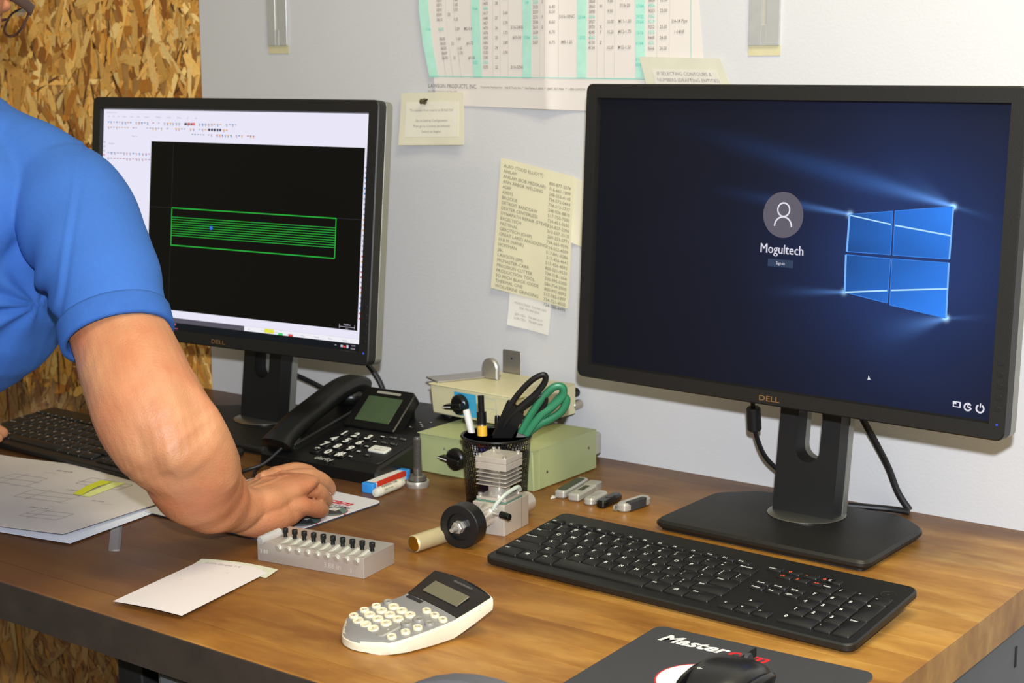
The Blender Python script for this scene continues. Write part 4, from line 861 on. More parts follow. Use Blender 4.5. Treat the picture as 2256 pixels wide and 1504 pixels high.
def CF(u,v):
    a=V(c4[0])*(1-u)*(1-v)+V(c4[1])*u*(1-v)+V(c4[2])*u*v+V(c4[3])*(1-u)*v
    return (a.x+.3035,a.y+.7265,.0045-.003*v+.0012*math.sin(u*3.14))
obj('card',sheet(MB(),CF,8,10),mat('card_white',(216,209,207),.65,var=.015,scale=20),ic)
mb=MB(); mb.text('0.375 Gauges 1-4',0,0,1,None,0,f=lambda a,b:V(CF(.12+a*.07,.93+b*.045))+V((0,0,.0003))); obj('pencil_note',mb,mat('pencil_light',(176,166,164),.8),ic,angle=-1)
mb=MB()
for u,v,r_ in ((.25,.55,.0018),(.60,.80,.0013),(.42,.78,.0010)):
    p=V(CF(u,v)); mb.add([(p.x+r_*math.cos(a),p.y+r_*.7*math.sin(a),p.z+.0003) for a in [6.283*k/8 for k in range(8)]],[range(8)])
obj('stain',mb,mat('stain_tan',(214,196,160),.8),ic,angle=-1)
ic2=root('note_card','pale green card peeking out behind the white index card','card',(-.32,-.65,0),14)
obj('card',sheet(MB(),lambda u,v:(-.047+.098*u,-.020+.0245*v+.006*math.sin(u*3.14),.0008+.002*v),10,4),mat('card_green',(196,198,176),.7),ic2)
ru=root('steel_rule','small steel rule sticking out from under the drawing sheets','ruler',(-.476,-.690,0),139.5)
obj('blade',MB().rbox(0,.15,-.0065,.0065,.0001,.0009,.0004,.0001),mat('rule_steel',(150,152,150),.3,.8,var=.06),ru)
mb=MB()
for k in range(70): mb.box(.002+k*.00159,.0022+k*.00159,-.006,-.006+(.004 if k%4==0 else .0022),.0009,.00095)
for k in range(1,6): mb.text(str(k),k*.0254-.002,-.001,.0035,T(0,0,.00097))
obj('graduations',mb,blk2,ru,angle=-1)
ch=root('office_chair','dark grey chair whose rounded backrest top just shows before the bench','chair',(.262,-.985,-.8025))
cg=mat('chair_grey',(74,74,78),.85,var=.06,scale=80,bump=.2,bscale=900)
pts=[(-.15,-.42),(.15,-.42)]+[(.15*math.cos(a),.15*math.sin(a)) for a in [math.pi*k/24 for k in range(25)]]
obj('backrest',MB(T(0,.04,.758)@RX(90)).prism(pts,-.02,.02,.012),cg,ch)
obj('seat',MB(T(0,-.20,.43)).prism(rrect(-.22,.22,-.20,.20,.06,5),-.03,.03,.014),cg,ch)
obj('back_post',MB().tube([(0,.045,.50),(0,.07,.40),(0,.02,.38),(0,-.1,.385)],.018,12),blk2,ch); obj('gas_column',MB().cyl((0,-.2,.06),(0,-.2,.40),.022,16),blk2,ch)
for k in range(5):
    a=2*math.pi*k/5+.3; obj('base_leg',MB().cyl((0,-.2,.075),(.26*math.cos(a),-.2+.26*math.sin(a),.055),.018,12,r2=.012),blk2,ch); obj('castor',MB().cyl((.26*math.cos(a)-.012,-.2+.26*math.sin(a),.026),(.26*math.cos(a)+.012,-.2+.26*math.sin(a),.026),.0255,16),blk2,ch)
# ---------------------------------------------------------------- mouse pads and mice
def mpad(label,x,y,rz,w_,d_,top,edge):
    o=root('mouse_pad',label,'mouse pad',(x,y,0),rz); obj('rubber_base',MB().prism(rrect(-w_/2,w_/2,-d_/2,d_/2,.011,4),.0001,.0022,.0003),edge,o); obj('cloth_top',MB().prism(rrect(-w_/2,w_/2,-d_/2,d_/2,.011,4),.0022,.0031,.0002),top,o); return o
rub=mat('rubber_navy',(52,56,66),.7); 
p1=mpad('light grey mouse pad with red and black print under the mans hand',-.4665,-.466,1,.215,.205,mat('pad_light',(206,204,208),.7,var=.02),rub)
red=mat('print_red',(196,30,40),.6); bkpr=mat('print_black',(28,28,32),.6)
mb=MB(T(0,0,.00325)); mb.text('Master',.0465,.060,.0235,al='R',shear=.28,bold=.03,sx=.98); mb.text('CAD/CAM SYSTEMS',.097,.050,.0085,al='R',sx=1.1,bold=.02); obj('lettering',mb,bkpr,p1,angle=-1)
obj('lettering',MB(T(0,0,.00325)).text('cam',.0490,.060,.0235,shear=.28,bold=.03,sx=.98),red,p1,angle=-1,label='red half of the lettering')
def disc(mb,x,y,rx,ry,z,mi=0,n=36): mb.add([(x+rx*math.cos(6.28318*k/n),y+ry*math.sin(6.28318*k/n),z) for k in range(n)],[range(n)],mi)
for x,y,r_ in ((.085,.030,.0215),(.083,-.020,.024)):
    mb=MB(); disc(mb,x,y,r_,r_,.00320,0); disc(mb,x,y,r_-.0008,r_-.0008,.00325,1); mb.add([(x-r_*.8,y-r_*.3,.0033),(x+r_*.1,y-r_*.8,.0033),(x+r_*.9,y+.001,.0033),(x+r_*.2,y+r_*.5,.0033)],[(0,1,2,3)],2); mb.add([(x-r_*.5,y+r_*.1,.00335),(x+r_*.2,y+r_*.2,.00335),(x+r_*.1,y+r_*.8,.00335),(x-r_*.4,y+r_*.7,.00335)],[(0,1,2,3)],3); disc(mb,x+r_+.002,y,.0016,.0016,.0033,0,12)
    obj('round_picture',mb,[red,mat('pic_green',(92,120,112),.6),mat('pic_dark',(60,58,60),.6),mat('pic_pale',(205,200,195),.6)],p1,angle=-1)
p2=mpad('black mouse pad with white and red lettering at the bottom right of the bench',.2665,-.6215,3,.222,.186,mat('pad_black',(52,52,55),.75,var=.04,bump=.2,bscale=1500),mat('rubber_grey',(90,92,96),.7))
mb=MB(T(0,0,.00325)).text('Master',-.0935,.0580,.0245,shear=.28,bold=.03,sx=1.0); obj('lettering',mb,leg_w,p2,angle=-1); obj('lettering',MB(T(0,0,.00325)).text('cam',-.0935+textmesh('Master',.03)[2]*.0245+.0015,.0580,.0245,shear=.28,bold=.03,sx=1.0),red,p2,angle=-1,label='red half of the lettering')
mb=MB(); disc(mb,-.010,-.012,.042,.042,.0032,0,48); disc(mb,-.010,-.012,.0405,.0405,.00325,1,48); mb.add([(-.028,.012,.0033),(-.014,.022,.0033),(-.018,.006,.0033),(-.004,.012,.0033),(-.022,-.010,.0033)],[(0,1,2),(2,1,3),(0,2,4)],0); obj('round_emblem',mb,[red,leg_w],p2,angle=-1)
def mouse(label,x,y,rz,z=.0032):
    o=root('computer_mouse',label,'mouse',(x,y,z),rz); st=[]
    for k in range(15):
        t=k/14; yy=-.056+.112*t; s=math.sin(math.pi*min(max(t,.03),.97))**.45; h=.033*math.sin(math.pi*(.12+.76*(1-t)*.9+.02))**.8*s**.5
        st.append(((0,yy,h*.5),(.031*s*(1-.10*math.sin(math.pi*t)),0,0),(0,0,h*.5)))
    obj('shell',MB().loft(st,28,p=.72),mat('mouse_black',(30,30,30),.28,var=.03),o,angle=0)
    for s in (-1,1): obj('side_panel',MB().ball((s*.0285,-.004,.014),.004,.038,.010,16),mat('gloss_black',(16,16,16),.2),o)
    obj('scroll_wheel',MB().cyl((-.0035,.032,.0215),(.0035,.032,.0215),.0078,20,e=.001),mat('rubber_dark',(52,52,54),.6),o)
    obj('button_seam',MB().box(-.0004,.0004,.010,.05,.020,.0285),blk2,o); return o
m2=mouse('black wireless mouse on the black lettered mouse pad',.291,-.648,0)
m1=mouse('black mouse on the light pad, gripped under the mans right hand',-.420,-.452,14)
obj('mark',MB(T(-.012,-.034,.0330)@RX(14)).text('o-',0,0,.006),leg_w,m2,angle=-1)
# ---------------------------------------------------------------- things on the wall
def wtext(mb,s,x,z,size,y,mi=0,al='L',sx=1,ang=0,bold=0,sk=0):
    c_,s_=math.cos(math.radians(ang)),math.sin(math.radians(ang)); mb.text(s,0,0,1,None,mi,al,1,0,bold=bold,f=lambda a,b:(x+(a*c_*sx-b*s_)*size,y(x+a*size*sx,z) if callable(y) else y,z+(a*s_*sx+b*c_)*size))
po=root('wall_chart','large drill size wall chart with green columns pinned above the right monitor','chart',(-.36,0,.76))
Bo=T(.36,0,-.76)
def cy_(x): # stand-off of the sheet from the wall with a vertical fold at x=-.362
    d=abs(x+.362); return -.0012-.009*math.exp(-d/(.06 if x<-.362 else .022))-.006*max(0,(-.52-x)/.08)**2
def PF(u,v):
    x0=-.565-.048*v**.9 if v<.35 else -.5925-.01*(v-.35); x1=-.112-.03*min(1,v*2)
    x=x0*(1-u)+x1*u; z=.4865*(1-u)+.478*u+0*v; z=z+(1.02-z)*v
    return (x,cy_(x),z)
mbp=MB(Bo); sheet(mbp,PF,140,12,th=lambda u,v:V((0,.0003,0))); obj('paper',mbp,mat('chart_paper',(224,216,208),.6,var=.012,scale=10),po)
teal=mat('chart_teal',(176,224,206),.6); teald=mat('chart_teal_dark',(98,200,182),.6); ink=mat('chart_ink',(140,132,122),.7)
def band_(mb,xa,xb,z0,z1,mi,bend=0):
    N_=10; vs=[];fs=[]
    for j in range(N_+1):
        t=j/N_; z=z0+(z1-z0)*t; sh=bend*(max(0,1-(z-.526)/.11))**1.6
        for x in (xa+sh,xb+sh*.92): vs.append((x,cy_(x)-.0010,z))
    for j in range(N_): fs.append((2*j,2*j+1,2*j+3,2*j+2))
    mb.add(vs,fs,mi)
mb=MB(Bo); cols=[(-.594,-.577,.018),(-.500,-.484,.004),(-.406,-.390,0),(-.316,-.301,0),(-.224,-.209,.002)]
for a,b,s in cols: band_(mb,a,b,.5262,1.0,0,s)
for x in (-.560,-.547,-.532,-.460,-.447,-.432,-.374,-.3655,-.345,-.284,-.272,-.256,-.190,-.171): band_(mb,x,x+.0005,.5262,1.0,1,.014 if x<-.53 else 0)
band_(mb,-.140,-.1392,.5262,1.0,2,.003)
N_=40; vs=[];fs=[]
for j in range(N_+1): x=-.577+(.577-.137)*j/N_; z=.5275-.0045*j/N_; vs+=[(x,cy_(x)-.0011,z),(x,cy_(x)-.0011,z+.0009)]
for j in range(N_): fs.append((2*j,2*j+2,2*j+3,2*j+1))
mb.add(vs,fs,2); obj('printed_columns',mb,[teal,mat('chart_rule',(196,188,178),.7),teald],po,angle=-1)
mb=MB(Bo); RS=.0068
def cell(s,x,z,mi=0,al='C',sz=.0062): wtext(mb,s,x,z,sz,lambda a,b:cy_(a)-.0015,mi,al,.82,bold=.012)
G=[(-.5575,-.540,-.528,-.508,-.580,.552,[('.0670','51','','#1-56'),('.0669','','1.70',''),('.0650','','1.65',''),('.0635','52','','#1-72'),('.0630','','1.60',''),None,('.0625t','','1.59','M2-0.4','1/16'),None,('.0610','','1.55',''),('.0595','53','',''),('.0591','','1.50',''),('.0571','','1.45',''),('.0551','','1.40',''),('.0550','54','',''),('.0531','','1.35','')]),
 (-.4735,-.453,-.437,-.416,-.492,.5385,[('.1570','22','','3/16-32NS'),('.1562t','','','','5/32'),('.1540','23','',''),('.1535','','3.90',''),('.1520','24','',''),('.1496','','3.80',''),('.1495','25','','#10-24'),('.1476','','3.75',''),('.1470','26','','3/16-24NS'),('.1457','','3.70',''),('.1440','27','',''),('.1417','','3.60',''),('.1406t','','','','9/64'),('.1405','28','',''),('.1378','','3.50',''),('.1360','29','','')]),
 (-.382,-.369,-.354,-.332,-.398,.572,[('.2657','','6.75','M8-1.25'),('.2656t','','','','17/64'),('.2638','','6.70',''),('.2610','G','',''),('.2598','','6.60',''),('.2570','F','','5/16-18NC'),('.2559','','6.50',''),('.2520','','6.40',''),('.2500t','E','','','1/4'),('.2480','','6.30','')]),
 (-.2925,-.278,-.263,-.240,-.3085,.564,[('.4134','','10.50','M12-1.50'),('.4130','Z','',''),('.4062t','','','','13/32'),('.4040','Y','10.25','M12-1.75'),('.3970','X','',''),('.3937','','10.00','M11-1.00'),('.3906t','','','','25/64'),('.3898','','9.90',''),('.3860','W','','7/16-20'),('.3858','','9.80','')]),
 (-.1985,-.180,-.180,-.156,-.2165,.5345,[('1t','','','',''),('.9844t','','','','63/64'),('.9688t','','','','31/32'),None,('.9646','24.50','',''),('.9531t','','','','61/64'),('.9449','24.00','',''),('.9375t','','','1-14NF','15/16'),('.9252','23.50','',''),('.9219t','','','3/4-14 Pipe','59/64'),('.9062t','','','','29/32'),('.9055','23.00','',''),('.8906t','','','','57/64'),('.8858','22.50','',''),('.8750t','','','1-8NC','7/8')])]
figs=[ink,mat('ink_teal',(110,198,180),.7),mat('ink_dark',(112,108,106),.7)]
for gi,(a,b,c_,d,e,z0,rows) in enumerate(G):
    mb=MB(Bo)
    for k,r_ in enumerate(rows+([None]*0)):
        if r_ is None: continue
        z=z0+k*(RS if gi!=4 else .0069); sh=.010*max(0,1-(z-.55)/.06) if gi==0 else 0
        t_=r_[0].endswith('t'); cell(r_[0].rstrip('t').lstrip('.'),a+sh,z,1 if t_ else 0); cell(r_[1],b+sh,z); cell(r_[2],c_+sh,z); cell(r_[3],d+sh,z,0,'C',.0064)
        if len(r_)>4: cell(r_[4],e+sh,z,1)
    obj('printed_figures',mb,figs,po,angle=-1)
mb=MB(Bo)
wtext(mb,'LAWSON PRODUCTS, INC.',-.578,.5115,.0085,lambda a,b:cy_(a)-.0015,2,sx=.86,ang=-.8); wtext(mb,'Corporate Headquarters   1666 E. Touhy Ave.  *  Des Plaines, IL 60018  *  (847) 827-9666  *  1-800-LAWSON',-.483,.5115,.0042,lambda a,b:cy_(a)-.0015,0,sx=.95,ang=-.8,bold=.01); wtext(mb,'(c) 1993 Printed in U.S.A. Rev. 4/97',-.578,.5055,.0036,lambda a,b:cy_(a)-.0015,0,ang=-.8)
obj('printed_maker_line',mb,figs,po,angle=-1)
def note(label,pts,mats,inner,lines,size,ink_,name='wall_note',cat='note',off=.0022,th=.0006):
    cx_=sum(p[0] for p in pts)/4; cz_=sum(p[1] for p in pts)/4; o=root(name,label,cat,(cx_,0,cz_)); B=T(-cx_,0,-cz_)
    def F(u,v,e=0): # u right, v down; pts TL,TR,BR,BL
        x=(pts[0][0]*(1-u)+pts[1][0]*u)*(1-v)+(pts[3][0]*(1-u)+pts[2][0]*u)*v; z=(pts[0][1]*(1-u)+pts[1][1]*u)*(1-v)+(pts[3][1]*(1-u)+pts[2][1]*u)*v
        return (x,-off-.003*v*v*abs(1-2*u)-e,z)
    sh=MB(B); sheet(sh,F,8,8,th=lambda u,v:V((0,th,0))); obj('backing',sh,mats[0],o)
    if inner: sh=MB(B); a,b,c_,d=inner; sheet(sh,lambda u,v:F(a+(c_-a)*u,b+(d-b)*v,.0004),6,6,th=lambda u,v:V((0,.0003,0))); obj('typed_slip',sh,mats[1],o)
    mb=MB(B)
    for s,u,v,al,k in lines:
        for q in [0]: mb.text(s,0,0,1,None,0,al,1,0,f=lambda a,b_:F(u+a*size*k/(pts[1][0]-pts[0][0]),v-b_*size*k/(pts[0][1]-pts[3][1]),.0008))
    if lines: obj('typed_text',mb,ink_,o,angle=-1)
    return o,F,B
soft=mat('soft_ink',(150,146,138),.8)
n1,F1,B1=note('square cream note with curled edges pinned under the left end of the wall chart',[(-.629,.503),(-.511,.505),(-.509,.430),(-.634,.426)],[pal_,mat('slip_white',(230,224,206),.7,var=.02)],(.09,.17,.92,.84),[('To convert from metric to British Std',.5,.35,'C',1),('Go to Setting Configuration',.5,.55,'C',1),('Then go to Control (at bottom)',.5,.655,'C',1),('Switch to English',.5,.76,'C',1)],.0052,soft,off=.0075)
tk=root('push_pin','small dark push pin holding the square cream note','pin',(-.583,-.0085,.4915)); obj('head',MB(RX(90)).lathe([(.0045,0),(.004,.002),(.0022,.003),(.0022,.006),(.0036,.007),(.0036,.008),(0,.0085)],16,M=T(0,0,0)),mat('pin_brass',(110,100,72),.4,.5),tk); obj('clip_wire',MB(T(.003,-.004,-.001)).cyl((-.008,0,-.002),(.006,0,.004),.0011,8),blk2,tk)
n2,F2,B2=note('tilted cream note showing typed capitals just above the right monitor',[(-.213,.5535),(-.0915,.5505),(-.050,.462),(-.184,.462)],[mat('paper_tan',(208,204,184),.7,var=.05,scale=30),mat('slip_grey',(214,208,196),.7)],(.12,.17,.90,.95),[('IF SELECTING CONTOURS &',.50,.255,'C',1.05),('NUMBERS (DRAFTING ENTITIES)',.53,.345,'C',1.05),('CANNOT BE SELECTED, DO THE',.55,.435,'C',1.05),('FOLLOWING:',.52,.525,'C',1.05)],.0060,soft,off=.0085)
L_=['ALRO (TODD ELLIOTT)','ANILAM','ANILAM (BOB MEDSKAR)','ANN ARBOR WELDING','ASAP','AXSYS','BROCKIE','DETROIT BANDSAW','DEXTER CENTERLESS','DYNAPATH REPAIR (STEVE)','EXCELTECH','FASTENAL','GEROTECH (CHIP)','GREAT LAKES ANODIZING','H & M (HANK)','HOFFMAN','J&L','LAWSON (JIM)','MCMASTER-CARR','PRECISION CUTTER','PRODUCTION TOOL','SO MICH BLACK OXIDE','THERMAL ONE','WOLVERINE GRINDING']
N2_=['800-877-2574','716-661-1899','248-553-4145','734-572-0444','734-213-1717','248-926-8810','517-750-7500','734-451-3650','734-827-2096','313-537-3510','269-323-0771','734-665-9595','734-552-4509','517-841-0286','517-456-4641','517-456-4092','800-521-9520','734-218-1666','330-995-0300','586-754-3900','800-992-0093','517-782-1897','734-721-4500','734-788-4499']
lines=[]
for k,(a,b) in enumerate(zip(L_,N2_)): v=.062+k*.0400; lines+= [(a,.055,v,'L',1),(b,.97,v+.045,'R',.98)]
pl,F3,B3=note('long cream list of names and telephone numbers taped left of the right monitor',[(-.447,.4135),(-.3205,.3915),(-.3275,.2065),(-.464,.2255)],[mat('list_cream',(226,218,184),.7,var=.04,scale=18)],None,lines,.0066,mat('list_ink',(122,118,100),.8),name='phone_list',cat='list',off=.0030)
n5,F5,B5=note('narrow cream strip peeking out between the phone list and the right monitor',[(-.327,.392),(-.300,.384),(-.300,.292),(-.324,.300)],[pal_],None,[],.006,soft,off=.0012)
n6,F6,B6=note('small white contact note hanging below the long phone list',[(-.432,.228),(-.3585,.2165),(-.3625,.1655),(-.436,.1735)],[mat('slip_bright',(232,228,218),.7,var=.02)],None,[('MOGULTECH  734-944-5053',.52,.38,'C',1),('FAX 734-944-5055',.50,.49,'C',1),('JEFF CELL   734-646-6113',.5,.68,'C',1),('LORI CELL   734-649-6609',.5,.79,'C',1)],.0046,mat('list_ink2',(158,150,138),.8),off=.0018)
for x,zb,lab_ in ((-.889,.576,'slotted aluminium strip taped to the wall above the left monitor'),(-.033,.567,'slotted aluminium strip taped to the wall above the right monitor')):
    o=root('shelf_standard',lab_,'metal strip',(x,-.0005,zb),0)
    mb=MB(RX(90)); xs=.0215
    mb.rbox(-xs,-.0035,-.001,.45,0,.0035,.0008,.0003).rbox(.0035,xs,-.001,.45,0,.0035,.0008,.0003).rbox(-.0036,.0036,-.001,.024,0,.0035,.0004,.0001)
    obj('strip',mb,mat('strip_aluminium',(206,206,204),.4,.5,var=.05,scale=60),o); obj('slot_shadow',MB(RX(90)).box(-.0036,.0036,.024,.45,0,.0006),mat('slot_grey',(176,172,160),.6),o); obj('masking_tape',MB(RX(90)).rbox(-.0225,.0225,-.0135,.0,.0,.0007,.0005,.0001),mat('tape_tan',(206,196,156),.7,var=.05,scale=80),o)
# ---------------------------------------------------------------- person
man=root('person','man in blue polo shirt leaning in from the left, right hand on a mouse','person',(-.85,-1.02,-.8))
MO=T(.85,1.02,.8)
def remeshed(name,mb,voxel,smooth_n,mats,parent,fn=None,cut=None,angle=0):
    me=bpy.data.meshes.new(name); me.from_pydata([tuple(p) for p in mb.v],[],mb.f); o=bpy.data.objects.new(name,me); scene.collection.objects.link(o)
    bm=bmesh.new(); bm.from_mesh(me); bmesh.ops.recalc_face_normals(bm,faces=bm.faces); bm.to_mesh(me); bm.free()
    r=o.modifiers.new('r','REMESH'); r.mode='VOXEL'; r.voxel_size=voxel
    s=o.modifiers.new('s','SMOOTH'); s.iterations=smooth_n; s.factor=.5
    bpy.context.view_layer.update(); m2=bpy.data.meshes.new_from_object(o.evaluated_get(bpy.context.evaluated_depsgraph_get()))
    bpy.data.objects.remove(o); m2.name=name; m2.materials.clear()
    for m in mats: m2.materials.append(m)
    if fn:
        co=[v.co.copy() for v in m2.vertices]; no=[v.normal.copy() for v in m2.vertices]
        for v,c,n in zip(m2.vertices,co,no): d=fn(c,n); v.co=c+(d if isinstance(d,V) else n*d)
    m2.transform(MO); m2.polygons.foreach_set('use_smooth',[True]*len(m2.polygons)); m2.polygons.foreach_set('material_index',[0]*len(m2.polygons)); m2.update()
    q=bpy.data.objects.new(name,m2); scene.collection.objects.link(q); q.parent=parent; return q
def skinmat():
    m=mat('skin',(188,132,92),.5,var=.12,scale=28,bump=.5,bscale=420,sub=.06); nt=m.node_tree; N=nt.nodes.new; L=nt.links.new; b=nt.nodes['Principled BSDF']
    tc=N('ShaderNodeTexCoord'); n=N('ShaderNodeTexNoise'); n.inputs['Scale'].default_value=13; n.inputs['Detail'].default_value=5; L(tc.outputs['Object'],n.inputs['Vector'])
    mr=N('ShaderNodeMapRange'); mr.inputs['From Min'].default_value=.42; mr.inputs['From Max'].default_value=.66; L(n.outputs['Fac'],mr.inputs['Value']); mr.inputs['To Max'].default_value=.7
    mx=N('ShaderNodeMix'); mx.data_type='RGBA'; src=b.inputs['Base Color'].links[0].from_socket; L(src,mx.inputs['A']); mx.inputs['B'].default_value=(*lin((184,108,72)),1); L(mr.outputs[0],mx.inputs['Factor']); L(mx.outputs['Result'],b.inputs['Base Color']); return m
skin=skinmat()
def limb(mb,st,n=28,sub=5):
    # st: (center, a(width), b(thick), width axis hint)
    C_=smooth([s[0] for s in st],sub); m=len(st)-1; out=[]
    for i,c in enumerate(C_):
        t=i/sub; k=min(int(t),m-1); f=t-k; f2=f*f*(3-2*f); s0,s1=st[k],st[k+1]
        a=s0[1]*(1-f2)+s1[1]*f2; b=s0[2]*(1-f2)+s1[2]*f2; w_=V(s0[3]).normalized()*(1-f)+V(s1[3]).normalized()*f
        d=(C_[min(i+1,len(C_)-1)]-C_[max(i-1,0)]).normalized(); w_=(w_-d*w_.dot(d)).normalized(); out.append((c,w_*a,d.cross(w_)*b))
    mb.loft(out,n); a,b=out[0],out[-1]
    return mb
SIDE=V((.80,.60,0))   # across the picture plane direction
def finger(mb,pts,r0,r1):
    P=smooth(pts,5); m=len(P)-1; st=[]; N_=None
    for i,p in enumerate(P):
        t=i/m; d=(P[min(i+1,m)]-P[max(i-1,0)]).normalized()
        if N_ is None: N_=d.orthogonal()
        N_=(N_-d*N_.dot(d)).normalized(); r=r0*(1-t)+r1*t
        r*=1+.07*math.exp(-((t-.36)/.07)**2)+.05*math.exp(-((t-.70)/.06)**2); st.append((p,N_*r,d.cross(N_)*r))
    mb.loft(st,16); mb.ball(P[-1],r1*1.0,n=12)
    return mb
body=MB()
# right arm: shoulder, upper arm, elbow, forearm, wrist
SH=V((-.560,-.650,.405)); 
limb(body,[((-.575,-.655,.385),.040,.040,SIDE),((-.515,-.675,.325),.048,.048,SIDE),((-.4400,-.699,.255),.0530,.050,SIDE),((-.402,-.712,.220),.0570,.052,SIDE),((-.3720,-.718,.186),.0600,.054,SIDE),((-.3450,-.7150,.152),.0590,.052,SIDE),((-.3420,-.692,.122),.0540,.046,(.85,.3,.4)),((-.3590,-.6680,.0925),.0500,.047,(.85,.3,.45)),((-.3700,-.6360,.066),.0420,.039,(.85,.3,.4)),((-.3740,-.603,.0480),.0320,.0285,(.9,.2,.3)),((-.3760,-.576,.043),.0290,.0220,(.9,.2,.25))],32)
body.ball((-.350,-.742,.157),.030,.026,.032,16)       # point of the elbow
body.ball((-.347,-.688,.138),.024,.040,.028,16)        # brachioradialis
# palm
limb(body,[((-.3745,-.580,.042),.0290,.0215,(.9,.25,.25)),((-.3780,-.556,.042),.0350,.0210,(.85,.35,.22)),((-.3870,-.530,.044),.0440,.0200,(.82,.45,.22)),((-.3940,-.506,.0455),.0480,.0170,(.80,.5,.22)),((-.3980,-.490,.0440),.0460,.0140,(.80,.5,.22))],24)
limb(body,[((-.376,-.590,.036),.022,.022,(1,.3,0)),((-.368,-.565,.029),.025,.024,(1,.3,0)),((-.364,-.545,.028),.023,.023,(1,.3,0)),((-.361,-.527,.028),.018,.018,(1,.3,0)),((-.359,-.508,.027),.010,.010,(1,.3,0))],20)        # heel of the hand
KP,KR,KM,KI=V((-.353,-.528,.036)),V((-.376,-.512,.0455)),V((-.402,-.492,.0500)),V((-.430,-.478,.0500))
finger(body,[KP-V((.012,.03,.0)),KP,(-.3535,-.502,.0290),(-.360,-.480,.020),(-.369,-.462,.0130)],.0118,.0088)
finger(body,[KR-V((-.004,.03,.0)),KR,(-.3700,-.480,.0435),(-.374,-.458,.031),(-.383,-.441,.0190)],.0122,.0090)
finger(body,[KM-V((.0,.03,.002)),KM,(-.3970,-.455,.0500),(-.400,-.428,.037),(-.408,-.409,.0220)],.0124,.0092)
finger(body,[KI-V((-.004,.03,.002)),KI,(-.4280,-.442,.0500),(-.429,-.416,.038),(-.436,-.396,.0240)],.0118,.0084)
finger(body,[(-.405,-.545,.036),(-.438,-.512,.036),(-.456,-.474,.032),(-.450,-.440,.022)],.0150,.0098)
for k in (KR,KM,KI): body.ball(k+V((0,0,.0035)),.0105,.0115,.0085,12)
# neck, head
limb(body,[((-.745,-.71,.43),.075,.065,(1,0,0)),((-.755,-.695,.50),.062,.060,(1,0,0)),((-.770,-.68,.57),.060,.062,(1,0,0))],24)
HC=V((-.797,-.674,.645)); HR=RX(-28)
def hp(x,y,z): return HC+(HR@V((x,y,z)))
body.ball(HC,.076,.098,.105,28,R=HR); body.ball(hp(0,.035,-.055),.058,.062,.062,24,R=HR); body.ball(hp(0,.070,-.088),.026,.022,.022,16,R=HR)
body.ball(hp(0,.098,-.012),.012,.016,.030,14,R=HR); body.ball(hp(0,.110,-.030),.014,.013,.011,14,R=HR)
body.ball(hp(0,.090,-.058),.024,.014,.007,14,R=HR); body.ball(hp(0,.088,-.068),.021,.014,.008,14,R=HR)
for s in (-1,1): body.ball(hp(s*.030,.084,.012),.016,.012,.010,14,R=HR); body.ball(hp(s*.030,.088,.028),.024,.010,.007,14,R=HR); body.ball(hp(s*.077,-.004,-.010),.009,.019,.030,14,R=HR)
# trunk core and left arm
limb(body,[((-.86,-1.05,.08),.13,.10,(1,0,0)),((-.80,-.88,.24),.14,.10,(1,0,0)),((-.745,-.73,.40),.15,.08,(1,0,0)),((-.735,-.69,.46),.09,.06,(1,0,0))],28)
body.ball((-.62,-.67,.40),.035,n=16)
LA=MB()
limb(LA,[((-.91,-.66,.42),.058,.056,(1,0,0)),((-1.03,-.69,.30),.052,.050,(1,0,0)),((-1.115,-.71,.18),.046,.046,(1,0,0)),((-1.12,-.66,.13),.048,.042,(1,0,0)),((-1.07,-.585,.09),.038,.034,(1,0,0)),((-1.035,-.535,.062),.028,.022,(1,.3,0)),((-1.015,-.505,.056),.036,.018,(1,.3,0)),((-1.00,-.480,.052),.040,.014,(1,.2,0))],24)
for k,(x0,y0,x1,y1) in enumerate(((-1.030,-.475,-1.028,-.415),(-1.008,-.468,-1.003,-.402),(-.985,-.468,-.976,-.408),(-.966,-.478,-.952,-.432))):
    finger(LA,[(x0,y0-.025,.052),(x0,y0,.052),((x0+x1)/2,(y0+y1)/2+.004,.053),(x1,y1,.038)],.0105,.0078)
finger(LA,[(-.995,-.53,.05),(-.968,-.512,.046),(-.955,-.485,.040)],.013,.0092)
for q in range(len(LA.v)):
    w_=min(1,max(0,(.35-LA.v[q].z)/.25)); LA.v[q]=LA.v[q]+V((-.030,-.055,-.018))*w_
body.add(LA.v,LA.f)
def pdist(c,L):
    best=9
    for a,b in zip(L,L[1:]):
        a=V(a);b=V(b);t=max(0,min(1,(c-a).dot(b-a)/(b-a).length_squared)); best=min(best,(a+(b-a)*t-c).length)
    return best
G1=[(-.3119,-.7256,.2399),(-.3035,-.7159,.2155),(-.2979,-.7096,.1911),(-.3025,-.7148,.1674),(-.3111,-.7246,.1511)]; RD=[(-.3037,-.6935,.1973),(-.2951,-.684,.1602),(-.2917,-.6803,.128),(-.2889,-.6773,.108)]; G2=[(-.33,-.7705,.1693),(-.3167,-.7544,.125),(-.3022,-.7374,.1115),(-.287,-.7199,.1175)]
VN=[[(-.383,-.585,.05),(-.392,-.548,.05),(-.399,-.515,.05),(-.404,-.492,.05)],[(-.376,-.575,.05),(-.374,-.545,.05),(-.377,-.512,.05)],[(-.392,-.560,.05),(-.414,-.530,.05),(-.428,-.500,.05)],[(-.399,-.532,.05),(-.378,-.526,.05)]]
CR=[[(-.3625,-.517,.046),(-.3610,-.495,.041),(-.364,-.474,.031)],[(-.387,-.497,.052),(-.3835,-.470,.050),(-.386,-.447,.039)],[(-.414,-.482,.054),(-.412,-.452,.052),(-.414,-.425,.042)]]
